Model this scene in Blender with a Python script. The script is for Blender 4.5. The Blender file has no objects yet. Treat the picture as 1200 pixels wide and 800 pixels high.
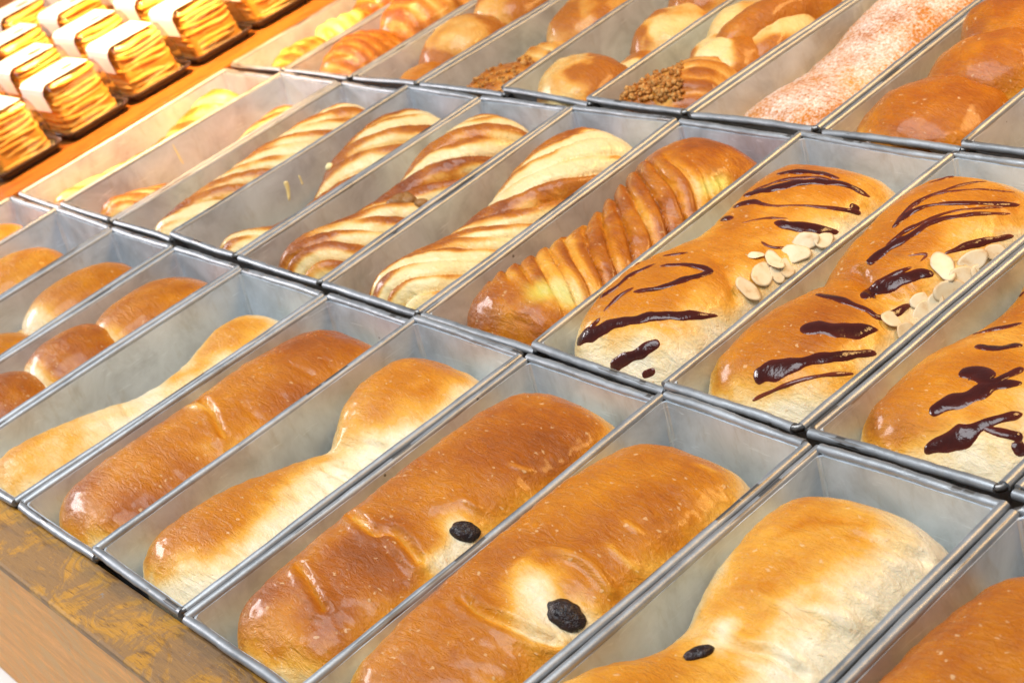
import bpy, math, random
import numpy as np
from mathutils import Vector, Matrix
from mathutils.bvhtree import BVHTree

# ------------------------------------------------------------------ camera, world, lights
scene = bpy.context.scene
COL = scene.collection
AZ, EL, ROLL, FPX = 1.0584026, 0.4822597, -0.3973777, 1937.345
CAM = np.array([1.0151359, -0.2766094, 0.2986382])
PW, PH = 1200.0, 800.0
_f = np.array([-math.sin(AZ)*math.cos(EL), math.cos(AZ)*math.cos(EL), -math.sin(EL)])
_r = np.cross(_f, [0, 0, 1.0]); _r /= np.linalg.norm(_r)
_u = np.cross(_r, _f)
CR = math.cos(ROLL)*_r + math.sin(ROLL)*_u
CU = -math.sin(ROLL)*_r + math.cos(ROLL)*_u
CF = _f
cam_data = bpy.data.cameras.new('camera'); cam = bpy.data.objects.new('camera', cam_data)
COL.objects.link(cam); scene.camera = cam
M = Matrix(((CR[0], CU[0], -CF[0], CAM[0]), (CR[1], CU[1], -CF[1], CAM[1]), (CR[2], CU[2], -CF[2], CAM[2]), (0, 0, 0, 1)))
cam.matrix_world = M
cam_data.sensor_width = 36.0; cam_data.lens = FPX*36.0/PW
cam_data.clip_start = 0.02; cam_data.clip_end = 50
cam_data.dof.use_dof = True; cam_data.dof.focus_distance = 0.56; cam_data.dof.aperture_fstop = 30

world = bpy.data.worlds.new('World'); scene.world = world; world.use_nodes = True
bg = world.node_tree.nodes['Background']
bg.inputs[0].default_value = (0.80, 0.89, 1.0, 1); bg.inputs[1].default_value = 0.22
scene.view_settings.view_transform = 'Standard'; scene.view_settings.look = 'None'
scene.view_settings.exposure = 0.0; scene.view_settings.gamma = 1.0
scene.view_settings.use_curve_mapping = False
scene.render.engine = 'CYCLES'

def area(name, loc, target, size, power, color, size_y=None):
    l = bpy.data.lights.new(name, 'AREA'); l.energy = power; l.color = color
    l.shape = 'RECTANGLE'; l.size = size; l.size_y = size_y or size
    o = bpy.data.objects.new(name, l); COL.objects.link(o)
    o.location = loc
    o.rotation_euler = (Vector(target)-Vector(loc)).to_track_quat('-Z', 'Y').to_euler()
    return o
area('ceiling_light', (0.55, -0.38, 1.5), (0.55, -0.05, 0), 1.3, 31, (0.90, 0.955, 1.0), 0.9)
area('street_daylight', (-1.35, -0.50, 0.62), (0.5, -0.05, 0), 0.6, 15, (1.0, 0.94, 0.95), 0.35)
wl = area('warm_display_lamp', (0.03, 0.16, 0.30), (-0.13, 0.17, 0.02), 0.06, 3.3, (1.0, 0.53, 0.17), 0.16)
wl.data.spread = math.radians(115)
sl = area('warm_shelf_lamp', (0.86, 0.58, 0.60), (0.45, 0.30, 0), 0.5, 2.0, (1.0, 0.58, 0.20), 0.15)
sl.data.spread = math.radians(100)

# ------------------------------------------------------------------ helpers
rng = np.random.default_rng(7)
random.seed(7)

def ray(px, py):
    d = CF + CR*(px-PW/2)/FPX - CU*(py-PH/2)/FPX
    return d/np.linalg.norm(d)
def pix_plane(px, py, z=0.0):
    d = ray(px, py); t = (z-CAM[2])/d[2]; return CAM+t*d

def link(name, mesh, mat=None, parent=None, smooth=True):
    o = bpy.data.objects.new(name, mesh); COL.objects.link(o)
    if mat is not None and len(mesh.materials) == 0: mesh.materials.append(mat)
    if parent is not None: o.parent = parent
    if smooth and len(mesh.polygons): mesh.polygons.foreach_set('use_smooth', [True]*len(mesh.polygons))
    return o
def mesh_from(name, V, F):
    me = bpy.data.meshes.new(name)
    me.from_pydata([tuple(map(float, v)) for v in V], [], [tuple(map(int, f)) for f in F]); me.update()
    return me
def tag(o, label=None, cat=None, group=None, kind=None):
    if label: o['label'] = label
    if cat: o['category'] = cat
    if group: o['group'] = group
    if kind: o['kind'] = kind
    return o
def empty(name, loc=(0, 0, 0)):
    o = bpy.data.objects.new(name, None); COL.objects.link(o); o.location = loc
    o.empty_display_size = 0.01
    return o

_perm = np.random.default_rng(3).random((64, 64, 64))
def vnoise(P, scale=1.0, seed=0):
    """smooth value noise 0..1, P (N,3), scale = cells per metre"""
    Q = P*scale + np.array([seed*7.13, seed*3.71, seed*5.37]) + 1000.0
    I = np.floor(Q).astype(int); Fr = Q-I; S = Fr*Fr*(3-2*Fr)
    out = 0
    for dx in (0, 1):
        for dy in (0, 1):
            for dz in (0, 1):
                w = (S[:, 0] if dx else 1-S[:, 0])*(S[:, 1] if dy else 1-S[:, 1])*(S[:, 2] if dz else 1-S[:, 2])
                out = out + w*_perm[(I[:, 0]+dx) % 64, (I[:, 1]+dy) % 64, (I[:, 2]+dz) % 64]
    return out
def fbm(P, scale, seed=0, oct=3):
    a, s, t = 1.0, 0.0, 0.0
    for k in range(oct):
        s += a*(vnoise(P, scale*2**k, seed+k*11)-.5)*2; t += a; a *= .5
    return s/t
def sstep(a, b, x):
    t = np.clip((x-a)/(b-a), 0, 1); return t*t*(3-2*t)
def curve(xs, ys, x):
    """smooth monotone-ish interpolation"""
    xs = np.asarray(xs, float); ys = np.asarray(ys, float)
    if len(xs) == 1: return np.full_like(x, ys[0])
    m = np.gradient(ys, xs)
    i = np.clip(np.searchsorted(xs, x)-1, 0, len(xs)-2)
    h = xs[i+1]-xs[i]; t = np.clip((x-xs[i])/h, 0, 1)
    return ((2*t**3-3*t**2+1)*ys[i] + (t**3-2*t**2+t)*h*m[i] + (-2*t**3+3*t**2)*ys[i+1] + (t**3-t**2)*h*m[i+1])

def grid_faces(nu, nv, wrap_v=True):
    F = []
    for i in range(nu-1):
        for j in range(nv if wrap_v else nv-1):
            k = (j+1) % nv
            F.append((i*nv+j, i*nv+k, (i+1)*nv+k, (i+1)*nv+j))
    return F
def mesh_np(name, V, F):
    """fast mesh build for quad arrays"""
    V = np.asarray(V, np.float32); F = np.asarray(F, np.int32)
    me = bpy.data.meshes.new(name)
    me.vertices.add(len(V)); me.vertices.foreach_set('co', V.ravel())
    n = F.shape[1]
    me.loops.add(F.size); me.loops.foreach_set('vertex_index', F.ravel())
    me.polygons.add(len(F)); me.polygons.foreach_set('loop_start', np.arange(0, F.size, n, dtype=np.int32))
    me.update(calc_edges=True); me.validate()
    return me
def set_attr(me, name, vals):
    a = me.attributes.new(name, 'FLOAT', 'POINT'); a.data.foreach_set('value', np.asarray(vals, np.float32))

# ------------------------------------------------------------------ materials
def new_mat(name):
    m = bpy.data.materials.new(name); m.use_nodes = True
    nt = m.node_tree; b = nt.nodes['Principled BSDF']
    return m, nt, b
def N(nt, t, **kw):
    n = nt.nodes.new(t)
    for k, v in kw.items(): setattr(n, k, v)
    return n
def noise_node(nt, vec, scale, detail=4, rough=.55, dist=0.0):
    n = N(nt, 'ShaderNodeTexNoise'); n.inputs['Scale'].default_value = scale
    n.inputs['Detail'].default_value = detail; n.inputs['Roughness'].default_value = rough
    n.inputs['Distortion'].default_value = dist
    if vec is not None: nt.links.new(vec, n.inputs['Vector'])
    return n.outputs['Fac']
def ramp(nt, fac, stops, interp='LINEAR'):
    n = N(nt, 'ShaderNodeValToRGB'); cr = n.color_ramp; cr.interpolation = interp
    while len(cr.elements) < len(stops): cr.elements.new(0.5)
    for e, (p_, c) in zip(cr.elements, stops):
        e.position = p_; e.color = (*c, 1) if len(c) == 3 else c
    nt.links.new(fac, n.inputs[0]); return n.outputs[0]
def mathn(nt, op, a, b=None, c=None, clamp=False):
    n = N(nt, 'ShaderNodeMath', operation=op); n.use_clamp = clamp
    for i, v in enumerate((a, b, c)):
        if v is None: continue
        if isinstance(v, (int, float)): n.inputs[i].default_value = v
        else: nt.links.new(v, n.inputs[i])
    return n.outputs[0]
def mixc(nt, fac, a, b, blend='MIX'):
    n = N(nt, 'ShaderNodeMix', data_type='RGBA', blend_type=blend)
    for sock, v in ((n.inputs[0], fac), (n.inputs[6], a), (n.inputs[7], b)):
        if isinstance(v, (int, float)): sock.default_value = v
        elif isinstance(v, tuple): sock.default_value = (*v, 1) if len(v) == 3 else v
        else: nt.links.new(v, sock)
    return n.outputs[2]
def bumpn(nt, h, strength, dist, prev=None):
    n = N(nt, 'ShaderNodeBump'); n.inputs['Strength'].default_value = strength
    n.inputs['Distance'].default_value = dist; nt.links.new(h, n.inputs['Height'])
    if prev is not None: nt.links.new(prev, n.inputs['Normal'])
    return n.outputs[0]
def objco(nt):
    return N(nt, 'ShaderNodeTexCoord').outputs['Object']
def mapping(nt, vec, scale):
    n = N(nt, 'ShaderNodeMapping'); n.inputs['Scale'].default_value = scale
    nt.links.new(vec, n.inputs['Vector']); return n.outputs[0]

def crust_material(name, gloss=0.26, rough=0.14, stops=None, flecks=1.0, sugar=False):
    m, nt, b = new_mat(name)
    co = objco(nt)
    at = N(nt, 'ShaderNodeAttribute', attribute_name='bake').outputs['Fac']
    gr = N(nt, 'ShaderNodeAttribute', attribute_name='green').outputs['Fac']
    n1 = noise_node(nt, co, 85, 5, .62)
    n2 = noise_node(nt, co, 750, 4, .62)
    st = noise_node(nt, mapping(nt, co, (.45, 1.5, .8)), 420, 4, .65, .3)
    f = mathn(nt, 'MULTIPLY_ADD', n1, 0.24, at)
    f = mathn(nt, 'MULTIPLY_ADD', n2, 0.16, f)
    f = mathn(nt, 'MULTIPLY_ADD', st, 0.08, f)
    f = mathn(nt, 'SUBTRACT', f, 0.24, clamp=True)
    stops = stops or [(0.0, (0.85, 0.73, 0.51)), (0.15, (0.81, 0.60, 0.29)), (0.34, (0.75, 0.37, 0.045)),
                      (0.54, (0.57, 0.200, 0.005)), (0.74, (0.37, 0.098, 0.003)), (1.0, (0.13, 0.025, 0.003))]
    colr = ramp(nt, f, stops)
    # small pale blisters in the crust, stretched across the loaf
    vo = N(nt, 'ShaderNodeTexVoronoi', feature='F1'); vo.inputs['Scale'].default_value = 520
    vo.inputs['Randomness'].default_value = 1.0
    wv = N(nt, 'ShaderNodeVectorMath', operation='MULTIPLY_ADD')
    nz_ = N(nt, 'ShaderNodeTexNoise'); nz_.inputs['Scale'].default_value = 300; nt.links.new(co, nz_.inputs['Vector'])
    nt.links.new(nz_.outputs['Color'], wv.inputs[0]); wv.inputs[1].default_value = (.004, .004, .004); nt.links.new(co, wv.inputs[2])
    nt.links.new(mapping(nt, wv.outputs[0], (0.62, 1.25, 0.9)), vo.inputs['Vector'])
    sep = N(nt, 'ShaderNodeSeparateColor'); nt.links.new(vo.outputs['Color'], sep.inputs[0])
    pick = mathn(nt, 'GREATER_THAN', sep.outputs[0], 0.58)
    rad = mathn(nt, 'MULTIPLY', mathn(nt, 'POWER', sep.outputs[1], 2.2), 0.42)
    dotm = mathn(nt, 'SUBTRACT', rad, vo.outputs['Distance'])
    dotm = mathn(nt, 'MULTIPLY', dotm, 9.0, clamp=True)
    dotm = mathn(nt, 'MULTIPLY', dotm, pick)
    dotc = mathn(nt, 'MULTIPLY', dotm, 0.50*flecks)
    colr = mixc(nt, dotc, colr, (0.82, 0.56, 0.30))
    colr = mixc(nt, mathn(nt, 'MULTIPLY', gr, .9, clamp=True), colr, (0.58, 0.56, 0.10))
    wr = noise_node(nt, mapping(nt, co, (.7, 1.9, 1.2)), 190, 5, .62, 1.2)
    bn = bumpn(nt, wr, 0.62, 0.0016)
    bn = bumpn(nt, st, 0.30, 0.0009, bn)
    bn = bumpn(nt, n2, 0.40, 0.0006, bn)
    bn = bumpn(nt, dotm, 0.35*flecks, 0.0005, bn)
    b.inputs['Coat Weight'].default_value = gloss
    if sugar:
        geo = N(nt, 'ShaderNodeNewGeometry')
        sx = N(nt, 'ShaderNodeSeparateXYZ'); nt.links.new(geo.outputs['Normal'], sx.inputs[0])
        sp = noise_node(nt, co, 700, 3, .75)
        sl = noise_node(nt, co, 60, 3, .6)
        k = mathn(nt, 'MULTIPLY_ADD', sx.outputs[2], 0.55, mathn(nt, 'MULTIPLY_ADD', sl, 1.0, mathn(nt, 'MULTIPLY_ADD', sp, 1.9, -1.66)))
        k = mathn(nt, 'MULTIPLY', k, 1.6, clamp=True)
        colr = mixc(nt, k, colr, (0.84, 0.74, 0.66))
        b.inputs['Coat Weight'].default_value = 0
    nt.links.new(colr, b.inputs['Base Color'])
    rr = mathn(nt, 'MULTIPLY_ADD', n1, 0.30, rough)
    nt.links.new(rr, b.inputs['Roughness'])
    b.inputs['Coat Roughness'].default_value = 0.13
    b.inputs['Specular IOR Level'].default_value = 0.28
    b.inputs['Subsurface Weight'].default_value = 0.10
    b.inputs['Subsurface Radius'].default_value = (0.004, 0.0018, 0.0008)
    nt.links.new(bn, b.inputs['Normal'])
    return m
def tin_material(name, tint=(0.60, 0.61, 0.61), rough=0.42, metal=.4):
    m, nt, b = new_mat(name)
    co = objco(nt)
    oi = N(nt, 'ShaderNodeObjectInfo')
    v = N(nt, 'ShaderNodeVectorMath', operation='ADD'); nt.links.new(co, v.inputs[0])
    cx = N(nt, 'ShaderNodeCombineXYZ'); nt.links.new(oi.outputs['Random'], cx.inputs[0]); nt.links.new(oi.outputs['Random'], cx.inputs[2])
    nt.links.new(cx.outputs[0], v.inputs[1]); co = v.outputs[0]
    big = noise_node(nt, co, 38, 5, .65, .5)
    mid = noise_node(nt, mapping(nt, co, (1, 1, .35)), 170, 4, .65)
    fine = noise_node(nt, mapping(nt, co, (.25, .25, 1.0)), 1500, 2, .6)
    c = ramp(nt, big, [(0.28, tuple(t*.70 for t in tint)), (0.5, tint), (0.72, tuple(min(1, t*1.2) for t in tint))])
    c = mixc(nt, mathn(nt, 'MULTIPLY', mathn(nt, 'SUBTRACT', mid, .56, clamp=True), 2.0, clamp=True), c, (0.40, 0.38, 0.33))
    scr = noise_node(nt, mapping(nt, co, (.12, .12, 1.0)), 420, 2, .5, 1.5)
    c = mixc(nt, mathn(nt, 'MULTIPLY', mathn(nt, 'SUBTRACT', scr, .66, clamp=True), 6, clamp=True), c, tuple(min(1, t*1.35) for t in tint))
    # dark baked-on specks
    vo = N(nt, 'ShaderNodeTexVoronoi'); vo.inputs['Scale'].default_value = 130; nt.links.new(co, vo.inputs['Vector'])
    sep = N(nt, 'ShaderNodeSeparateColor'); nt.links.new(vo.outputs['Color'], sep.inputs[0])
    sp = mathn(nt, 'MULTIPLY', mathn(nt, 'GREATER_THAN', sep.outputs[0], .86),
               mathn(nt, 'GREATER_THAN', mathn(nt, 'MULTIPLY', sep.outputs[1], 0.09), vo.outputs['Distance']))
    c = mixc(nt, mathn(nt, 'MULTIPLY', sp, .75), c, (0.05, 0.04, 0.03))
    nt.links.new(c, b.inputs['Base Color'])
    b.inputs['Metallic'].default_value = metal
    r = mathn(nt, 'MULTIPLY_ADD', big, 0.30, mathn(nt, 'MULTIPLY_ADD', fine, 0.12, rough-.2))
    nt.links.new(r, b.inputs['Roughness'])
    bn = bumpn(nt, mid, 0.12, 0.0008); bn = bumpn(nt, fine, 0.06, 0.0004, bn)
    nt.links.new(bn, b.inputs['Normal'])
    return m
def plain(name, c, rough=.5, metal=0.0, coat=0.0, spec=.5, bump=None):
    m, nt, b = new_mat(name)
    b.inputs['Base Color'].default_value = (*c, 1); b.inputs['Roughness'].default_value = rough
    b.inputs['Metallic'].default_value = metal; b.inputs['Coat Weight'].default_value = coat
    b.inputs['Specular IOR Level'].default_value = spec
    if bump:
        nt.links.new(bumpn(nt, noise_node(nt, objco(nt), bump[0], 4), bump[1], bump[2]), b.inputs['Normal'])
    return m

CRUST = crust_material('crust_egg_washed')
CRUST_SOFT = crust_material('crust_soft', gloss=.05, rough=.24)
CRUST_SUGAR = crust_material('crust_sugared', sugar=True)
TWIST = crust_material('crust_twist', gloss=.30, flecks=.2,
    stops=[(0.0, (0.82, 0.68, 0.37)), (0.22, (0.80, 0.58, 0.23)), (0.40, (0.70, 0.35, 0.065)),
           (0.60, (0.50, 0.17, 0.012)), (0.82, (0.32, 0.085, 0.006)), (1.0, (0.18, 0.04, 0.006))])
TIN = tin_material('tinned_steel', (0.61, 0.67, 0.73), .42, .52)
BEAD = tin_material('tinned_steel_rim', (0.40, 0.42, 0.44), .44, .75)
WIRE = plain('dark_wire', (0.22, 0.21, 0.20), .4, .9)

def chocolate_material():
    m, nt, b = new_mat('chocolate_glaze')
    n = noise_node(nt, objco(nt), 260, 4)
    at = N(nt, 'ShaderNodeAttribute', attribute_name='thick').outputs['Fac']
    f = mathn(nt, 'MULTIPLY_ADD', n, 0.35, mathn(nt, 'SUBTRACT', at, .17), clamp=True)
    c = ramp(nt, f, [(0.0, (0.36, 0.12, 0.03)), (0.22, (0.20, 0.042, 0.014)), (0.55, (0.085, 0.013, 0.007)), (1, (.042, .007, .005))])
    nt.links.new(c, b.inputs['Base Color'])
    b.inputs['Roughness'].default_value = .17; b.inputs['Specular IOR Level'].default_value = .42
    nt.links.new(bumpn(nt, noise_node(nt, objco(nt), 260, 3), .35, .0012), b.inputs['Normal'])
    return m
CHOC = chocolate_material()
def raisin_material():
    m, nt, b = new_mat('raisin_skin')
    n = noise_node(nt, objco(nt), 500, 4, .6, 1.0)
    nt.links.new(ramp(nt, n, [(.3, (.008, .005, .006)), (.7, (.035, .016, .014))]), b.inputs['Base Color'])
    b.inputs['Roughness'].default_value = .24; b.inputs['Specular IOR Level'].default_value = .36
    nt.links.new(bumpn(nt, n, .7, .0012), b.inputs['Normal'])
    return m
RAISIN = raisin_material()
def almond_material():
    m, nt, b = new_mat('almond_flesh')
    n = noise_node(nt, objco(nt), 200, 4)
    c = ramp(nt, n, [(.30, (.66, .44, .22)), (.44, (.80, .65, .42)), (.7, (.86, .76, .56))])
    at = N(nt, 'ShaderNodeAttribute', attribute_name='rim').outputs['Fac']
    c = mixc(nt, mathn(nt, 'MULTIPLY', mathn(nt, 'POWER', at, 2.0), .6), c, (.50, .27, .09))
    nt.links.new(c, b.inputs['Base Color'])
    b.inputs['Roughness'].default_value = .45; b.inputs['Subsurface Weight'].default_value = .1
    b.inputs['Subsurface Radius'].default_value = (.002, .0015, .001)
    return m
ALMOND = almond_material()

# ------------------------------------------------------------------ the stand: painted wooden tray on a white counter
def wood_material(name, base, dark, wear, grain_axis=0, worn=.35):
    m, nt, b = new_mat(name)
    co = objco(nt)
    s = [14, 14, 14]; s[grain_axis] = 1.8
    g = noise_node(nt, mapping(nt, co, tuple(s)), 12, 8, .70, .6)
    g2 = noise_node(nt, mapping(nt, co, tuple(s)), 70, 5, .72)
    bl = noise_node(nt, co, 42, 8, .72, .8)
    bl2 = noise_node(nt, co, 95, 6, .7, .5)
    sc = noise_node(nt, mapping(nt, co, tuple(reversed(s)) if grain_axis == 0 else tuple(s)), 48, 4, .7, 1.2)
    c = ramp(nt, g, [(.36, dark), (.47, base), (.66, tuple(min(1, x*1.25) for x in base))])
    c = mixc(nt, mathn(nt, 'MULTIPLY', mathn(nt, 'SUBTRACT', g2, .53, clamp=True), 6, clamp=True), c, dark)
    wm = mathn(nt, 'MULTIPLY', mathn(nt, 'SUBTRACT', bl, 1-worn-.10, clamp=True), 12, clamp=True)
    c = mixc(nt, mathn(nt, 'MULTIPLY', wm, .75), c, wear)
    c = mixc(nt, mathn(nt, 'MULTIPLY', mathn(nt, 'SUBTRACT', sc, .62, clamp=True), 7, clamp=True), c, tuple(min(1, x*1.5) for x in base))
    gm = mathn(nt, 'MULTIPLY', mathn(nt, 'SUBTRACT', bl2, .645, clamp=True), 22, clamp=True)
    c = mixc(nt, mathn(nt, 'MULTIPLY', gm, .75), c, (.23, .22, .215))
    nt.links.new(c, b.inputs['Base Color'])
    nt.links.new(mathn(nt, 'MULTIPLY_ADD', bl, .3, .38), b.inputs['Roughness'])
    b.inputs['Specular IOR Level'].default_value = .2
    bn = bumpn(nt, g2, .35, .0008); bn = bumpn(nt, wm, .25, .0006, bn)
    nt.links.new(bn, b.inputs['Normal'])
    return m
PAINT_TOP = wood_material('worn_ochre_paint', (.42, .20, .022), (.13, .062, .020), (.22, .13, .065), 0, .45)
PAINT_FACE = wood_material('orange_ply', (.78, .34, .06), (.70, .29, .05), (.70, .39, .14), 0, .42)
PAINT_BOARD = wood_material('orange_board', (.30, .10, .014), (.16, .05, .008), (.24, .10, .03), 1, .3)

def bevel_box(name, x0, x1, y0, y1, z0, z1, mat, parent=None, bev=.0012, rotz=0, nseg=1, jig=0):
    """box with rounded edges and subdivided long sides"""
    import bmesh
    bm = bmesh.new()
    bmesh.ops.create_cube(bm, size=1)
    for v in bm.verts:
        v.co = Vector(((x1-x0)*v.co.x, (y1-y0)*v.co.y, (z1-z0)*v.co.z))
    bmesh.ops.bevel(bm, geom=list(bm.edges), offset=bev, segments=2, profile=.6, affect='EDGES')
    me = bpy.data.meshes.new(name); bm.to_mesh(me); bm.free()
    o = link(name, me, mat, parent, smooth=False)
    o.location = ((x0+x1)/2, (y0+y1)/2, (z0+z1)/2); o.rotation_euler[2] = rotz
    return o

counter = bevel_box('counter', -1.6, 2.4, -1.6, 1.6, -.26, -.1502, plain('white_counter', (.82, .81, .79), .5))
tag(counter, kind='structure')
stand = empty('display_stand', (0.3, 0, -.15))
tag(stand, 'low orange painted wooden stand holding the rows of bread tins', 'stand')
def stand_part(*a, **k):
    o = bevel_box(*a, **k); o.parent = stand; o.location = Vector(o.location)-stand.location; return o
stand_part('front_panel', -.60, 1.30, -.1858, -.1765, -.150, -.0105, PAINT_FACE)
fs = stand_part('edge_strip', -.60, 1.30, -.1868, -.1635, -.0102, -.0048, PAINT_TOP, bev=.0014)
stand_part('base_board', -.60, 1.30, -.1762, .60, -.0600, -.0480, PAINT_BOARD)
stand_part('side_board', -.60, -.0005, -.1685, .60, -.0200, -.0016, PAINT_BOARD)
stand_part('side_rail', -.014, -.002, -.1685, .60, -.0478, -.0202, PAINT_BOARD)
stand_part('rear_panel', -.60, 1.30, .602, .614, -.150, -.004, PAINT_FACE)
for xx in (-.58, .35, 1.25):
    stand_part('support_block', xx, xx+.03, -.17, .59, -.150, -.0602, PAINT_FACE)

# ------------------------------------------------------------------ bread tins
DEPTH = .0455
TINS = {}
class Tin: pass
def make_tin(row, col, fl, fr, bl, br, lift_l, lift_r, label, seed):
    """tin from its four outer rim corners (metres, plan view); lift = height of left / right rim"""
    r_ = np.random.default_rng(seed)
    fl, fr, bl, br = [np.array(v, float) for v in (fl, fr, bl, br)]
    t = Tin(); cen = (fl+fr+bl+br)/4
    t.w = (np.linalg.norm(fr-fl)+np.linalg.norm(br-bl))/2; t.L = (np.linalg.norm(bl-fl)+np.linalg.norm(br-fr))/2
    def P(a, b_, z=0.0):
        q = (fl*(1-a)+fr*a)*(1-b_)+(bl*(1-a)+br*a)*b_
        return np.array([q[0], q[1], z + lift_l*(1-a)+lift_r*a])
    def loc(x, y, z):     # local mm -> world: x from centre line, y from front rim
        return P(.5+x*.001/t.w, y*.001/t.L, z*.001)
    t.loc = loc
    root = empty('bread_tin', (cen[0], cen[1], -DEPTH)); t.root = root
    org = np.array([cen[0], cen[1], -DEPTH])
    RB = .00185; off = .0038                     # rim bead radius, inner wall offset
    ph = r_.uniform(0, 6.28, 8); am = r_.uniform(.08, .30, 8)*.001
    def wob(side, s):
        return am[side]*math.sin(ph[side]+s*5.0)+am[side+4]*.6*math.sin(ph[side+4]+s*11.0)
    # walls -----------------------------------------------------------
    nS, nE = 16, 8; depths = [.0021, .0045, .010, .018, .028, .038, DEPTH-.002, DEPTH-.0006]
    tx, ty = .09, .20
    def ring(d, inset):
        pts = []
        k = max(0, 1-d/.03)
        ox, oy = (off+inset+tx*d), (off+inset+ty*d)
        cr = .0016
        seq = []
        for i in range(nS+1): seq.append(('r', i/nS))
        for i in range(nE+1): seq.append(('b', i/nE))
        for i in range(nS+1): seq.append(('l', i/nS))
        for i in range(nE+1): seq.append(('f', i/nE))
        for s_, q in seq:
            if s_ == 'r':
                y = oy+cr+(t.L-2*oy-2*cr)*q; x = t.w-ox+wob(0, q)*k
            elif s_ == 'b':
                x = t.w-ox-cr-(t.w-2*ox-2*cr)*q; y = t.L-oy+wob(1, q)*k
            elif s_ == 'l':
                y = t.L-oy-cr-(t.L-2*oy-2*cr)*q; x = ox+wob(2, q)*k
            else:
                x = ox+cr+(t.w-2*ox-2*cr)*q; y = oy+wob(3, q)*k
            # sheet metal is never quite flat
            n_ = .0005*math.sin(ph[1]+x*90+y*60+d*120)*(1-k)
            if s_ in 'rl': x += n_
            else: y += n_
            pts.append(P(x/t.w, y/t.L, -d)-org)
        return pts
    V = []; F = []
    ins = [ring(d, 0) for d in depths]
    outs = [ring(d, -.0007) for d in depths]; 
    n = len(ins[0])
    outs[-1] = [p_-np.array([0, 0, .0003]) for p_ in outs[-1]]
    for R_ in ins+outs: V += list(R_)
    m_ = len(depths)
    for k in range(m_-1):
        for j in range(n):
            jj = (j+1) % n
            F.append((k*n+j, k*n+jj, (k+1)*n+jj, (k+1)*n+j))
            a = (m_+k)*n
            F.append((a+j, a+n+j, a+n+jj, a+jj))
    for j in range(n):
        jj = (j+1) % n; F.append((j, m_*n+j, m_*n+jj, jj))
    F.append(tuple((m_-1)*n+j for j in range(n)))
    F.append(tuple((2*m_-1)*n+j for j in reversed(range(n))))
    me = mesh_from('tin_body', V, F)
    body = link('tin_body', me, TIN, root)
    me.set_sharp_from_angle(angle=math.radians(40))
    for cx_, cy_ in ((0, 1), (1, 1), (0, 0), (1, 0)):
        Vs, Fs = [], []
        for k, d in enumerate((.0022, .012, .024, .036, DEPTH-.002)):
            ox, oy = off+tx*d+.0006, off+ty*d+.0006
            bx_, by_ = (t.w-ox if cx_ else ox), (t.L-oy if cy_ else oy)
            for j in range(6):
                a = 2*math.pi*j/6
                Vs.append(P((bx_+.00055*math.cos(a))/t.w, (by_+.00055*math.sin(a))/t.L, -d)-org)
        for k in range(4):
            for j in range(6):
                jj = (j+1) % 6; Fs.append((k*6+j, k*6+jj, (k+1)*6+jj, (k+1)*6+j))
        link('corner_seam', mesh_from('corner_seam', Vs, Fs), TIN, root)
    # rolled rim: four beads open at the corners, wire showing between them ---------
    bo = off-RB+.00005
    def bead(side):
        K = 26; ns = 10; Vb = []; Fb = []
        e0, e1 = r_.uniform(.0016, .0042, 2)
        for i in range(K+1):
            q = i/K
            if side == 0: y = e0+(t.L-e0-e1)*q; x = t.w-bo+wob(0, q); tn = (0, 1)
            elif side == 1: x = e0+(t.w-e0-e1)*q; y = t.L-bo+wob(1, 1-q); tn = (1, 0)
            elif side == 2: y = e0+(t.L-e0-e1)*q; x = bo+wob(2, 1-q); tn = (0, 1)
            else: x = e0+(t.w-e0-e1)*q; y = bo+wob(3, q); tn = (1, 0)
            rr = RB*(1+.05*math.sin(ph[side]+q*23)+.04*math.sin(q*61+ph[3]))
            sg = .0004*math.sin(ph[side+4]+q*4)
            for j in range(ns):
                a = 2*math.pi*j/ns
                ax, az = math.cos(a)*rr, math.sin(a)*rr*.95
                if side in (0, 2): px, py = x+ax, y
                else: px, py = x, y+ax
                Vb.append(P(px/t.w, py/t.L, -RB+az+sg)-org)
        for i in range(K):
            for j in range(ns):
                jj = (j+1) % ns
                f = (i*ns+j, i*ns+jj, (i+1)*ns+jj, (i+1)*ns+j)
                Fb.append(f if side in (1, 3) else f[::-1])
        Fb.append(tuple(range(ns)) if side in (0, 2) else tuple(reversed(range(ns))))
        Fb.append(tuple(K*ns+j for j in (reversed(range(ns)) if side in (0, 2) else range(ns))))
        o = link('rim_bead', mesh_from('rim_bead', Vb, Fb), BEAD, root)
        o.data.set_sharp_from_angle(angle=math.radians(60))
    for s_ in range(4): bead(s_)
    Vw = []; Fw = []; ns = 6; path = []
    for cx, cy, a0 in ((1, 0, -90), (1, 1, 0), (0, 1, 90), (0, 0, 180)):
        for k in range(4):
            a = math.radians(a0+30*k); R_ = .0022
            x = bo+R_+(t.w-2*bo-2*R_)*cx+R_*math.cos(a); y = bo+R_+(t.L-2*bo-2*R_)*cy+R_*math.sin(a)
            path.append((x, y, math.cos(a), math.sin(a)))
    for (x, y, c_, s_) in path:
        for j in range(ns):
            a = 2*math.pi*j/ns; rr = .00145
            Vw.append(P((x+c_*rr*math.cos(a))/t.w, (y+s_*rr*math.cos(a))/t.L, -RB+rr*math.sin(a))-org)
    n2 = len(path)
    for i in range(n2):
        for j in range(ns):
            jj = (j+1) % ns; ii = (i+1) % n2
            Fw.append((i*ns+j, ii*ns+j, ii*ns+jj, i*ns+jj))
    link('rim_wire', mesh_from('rim_wire', Vw, Fw), WIRE, root)
    tag(root, label, 'bread tin', 'bread tins set edge to edge on the stand')
    TINS[(row, col)] = t
    return t

LF = .0025
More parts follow.
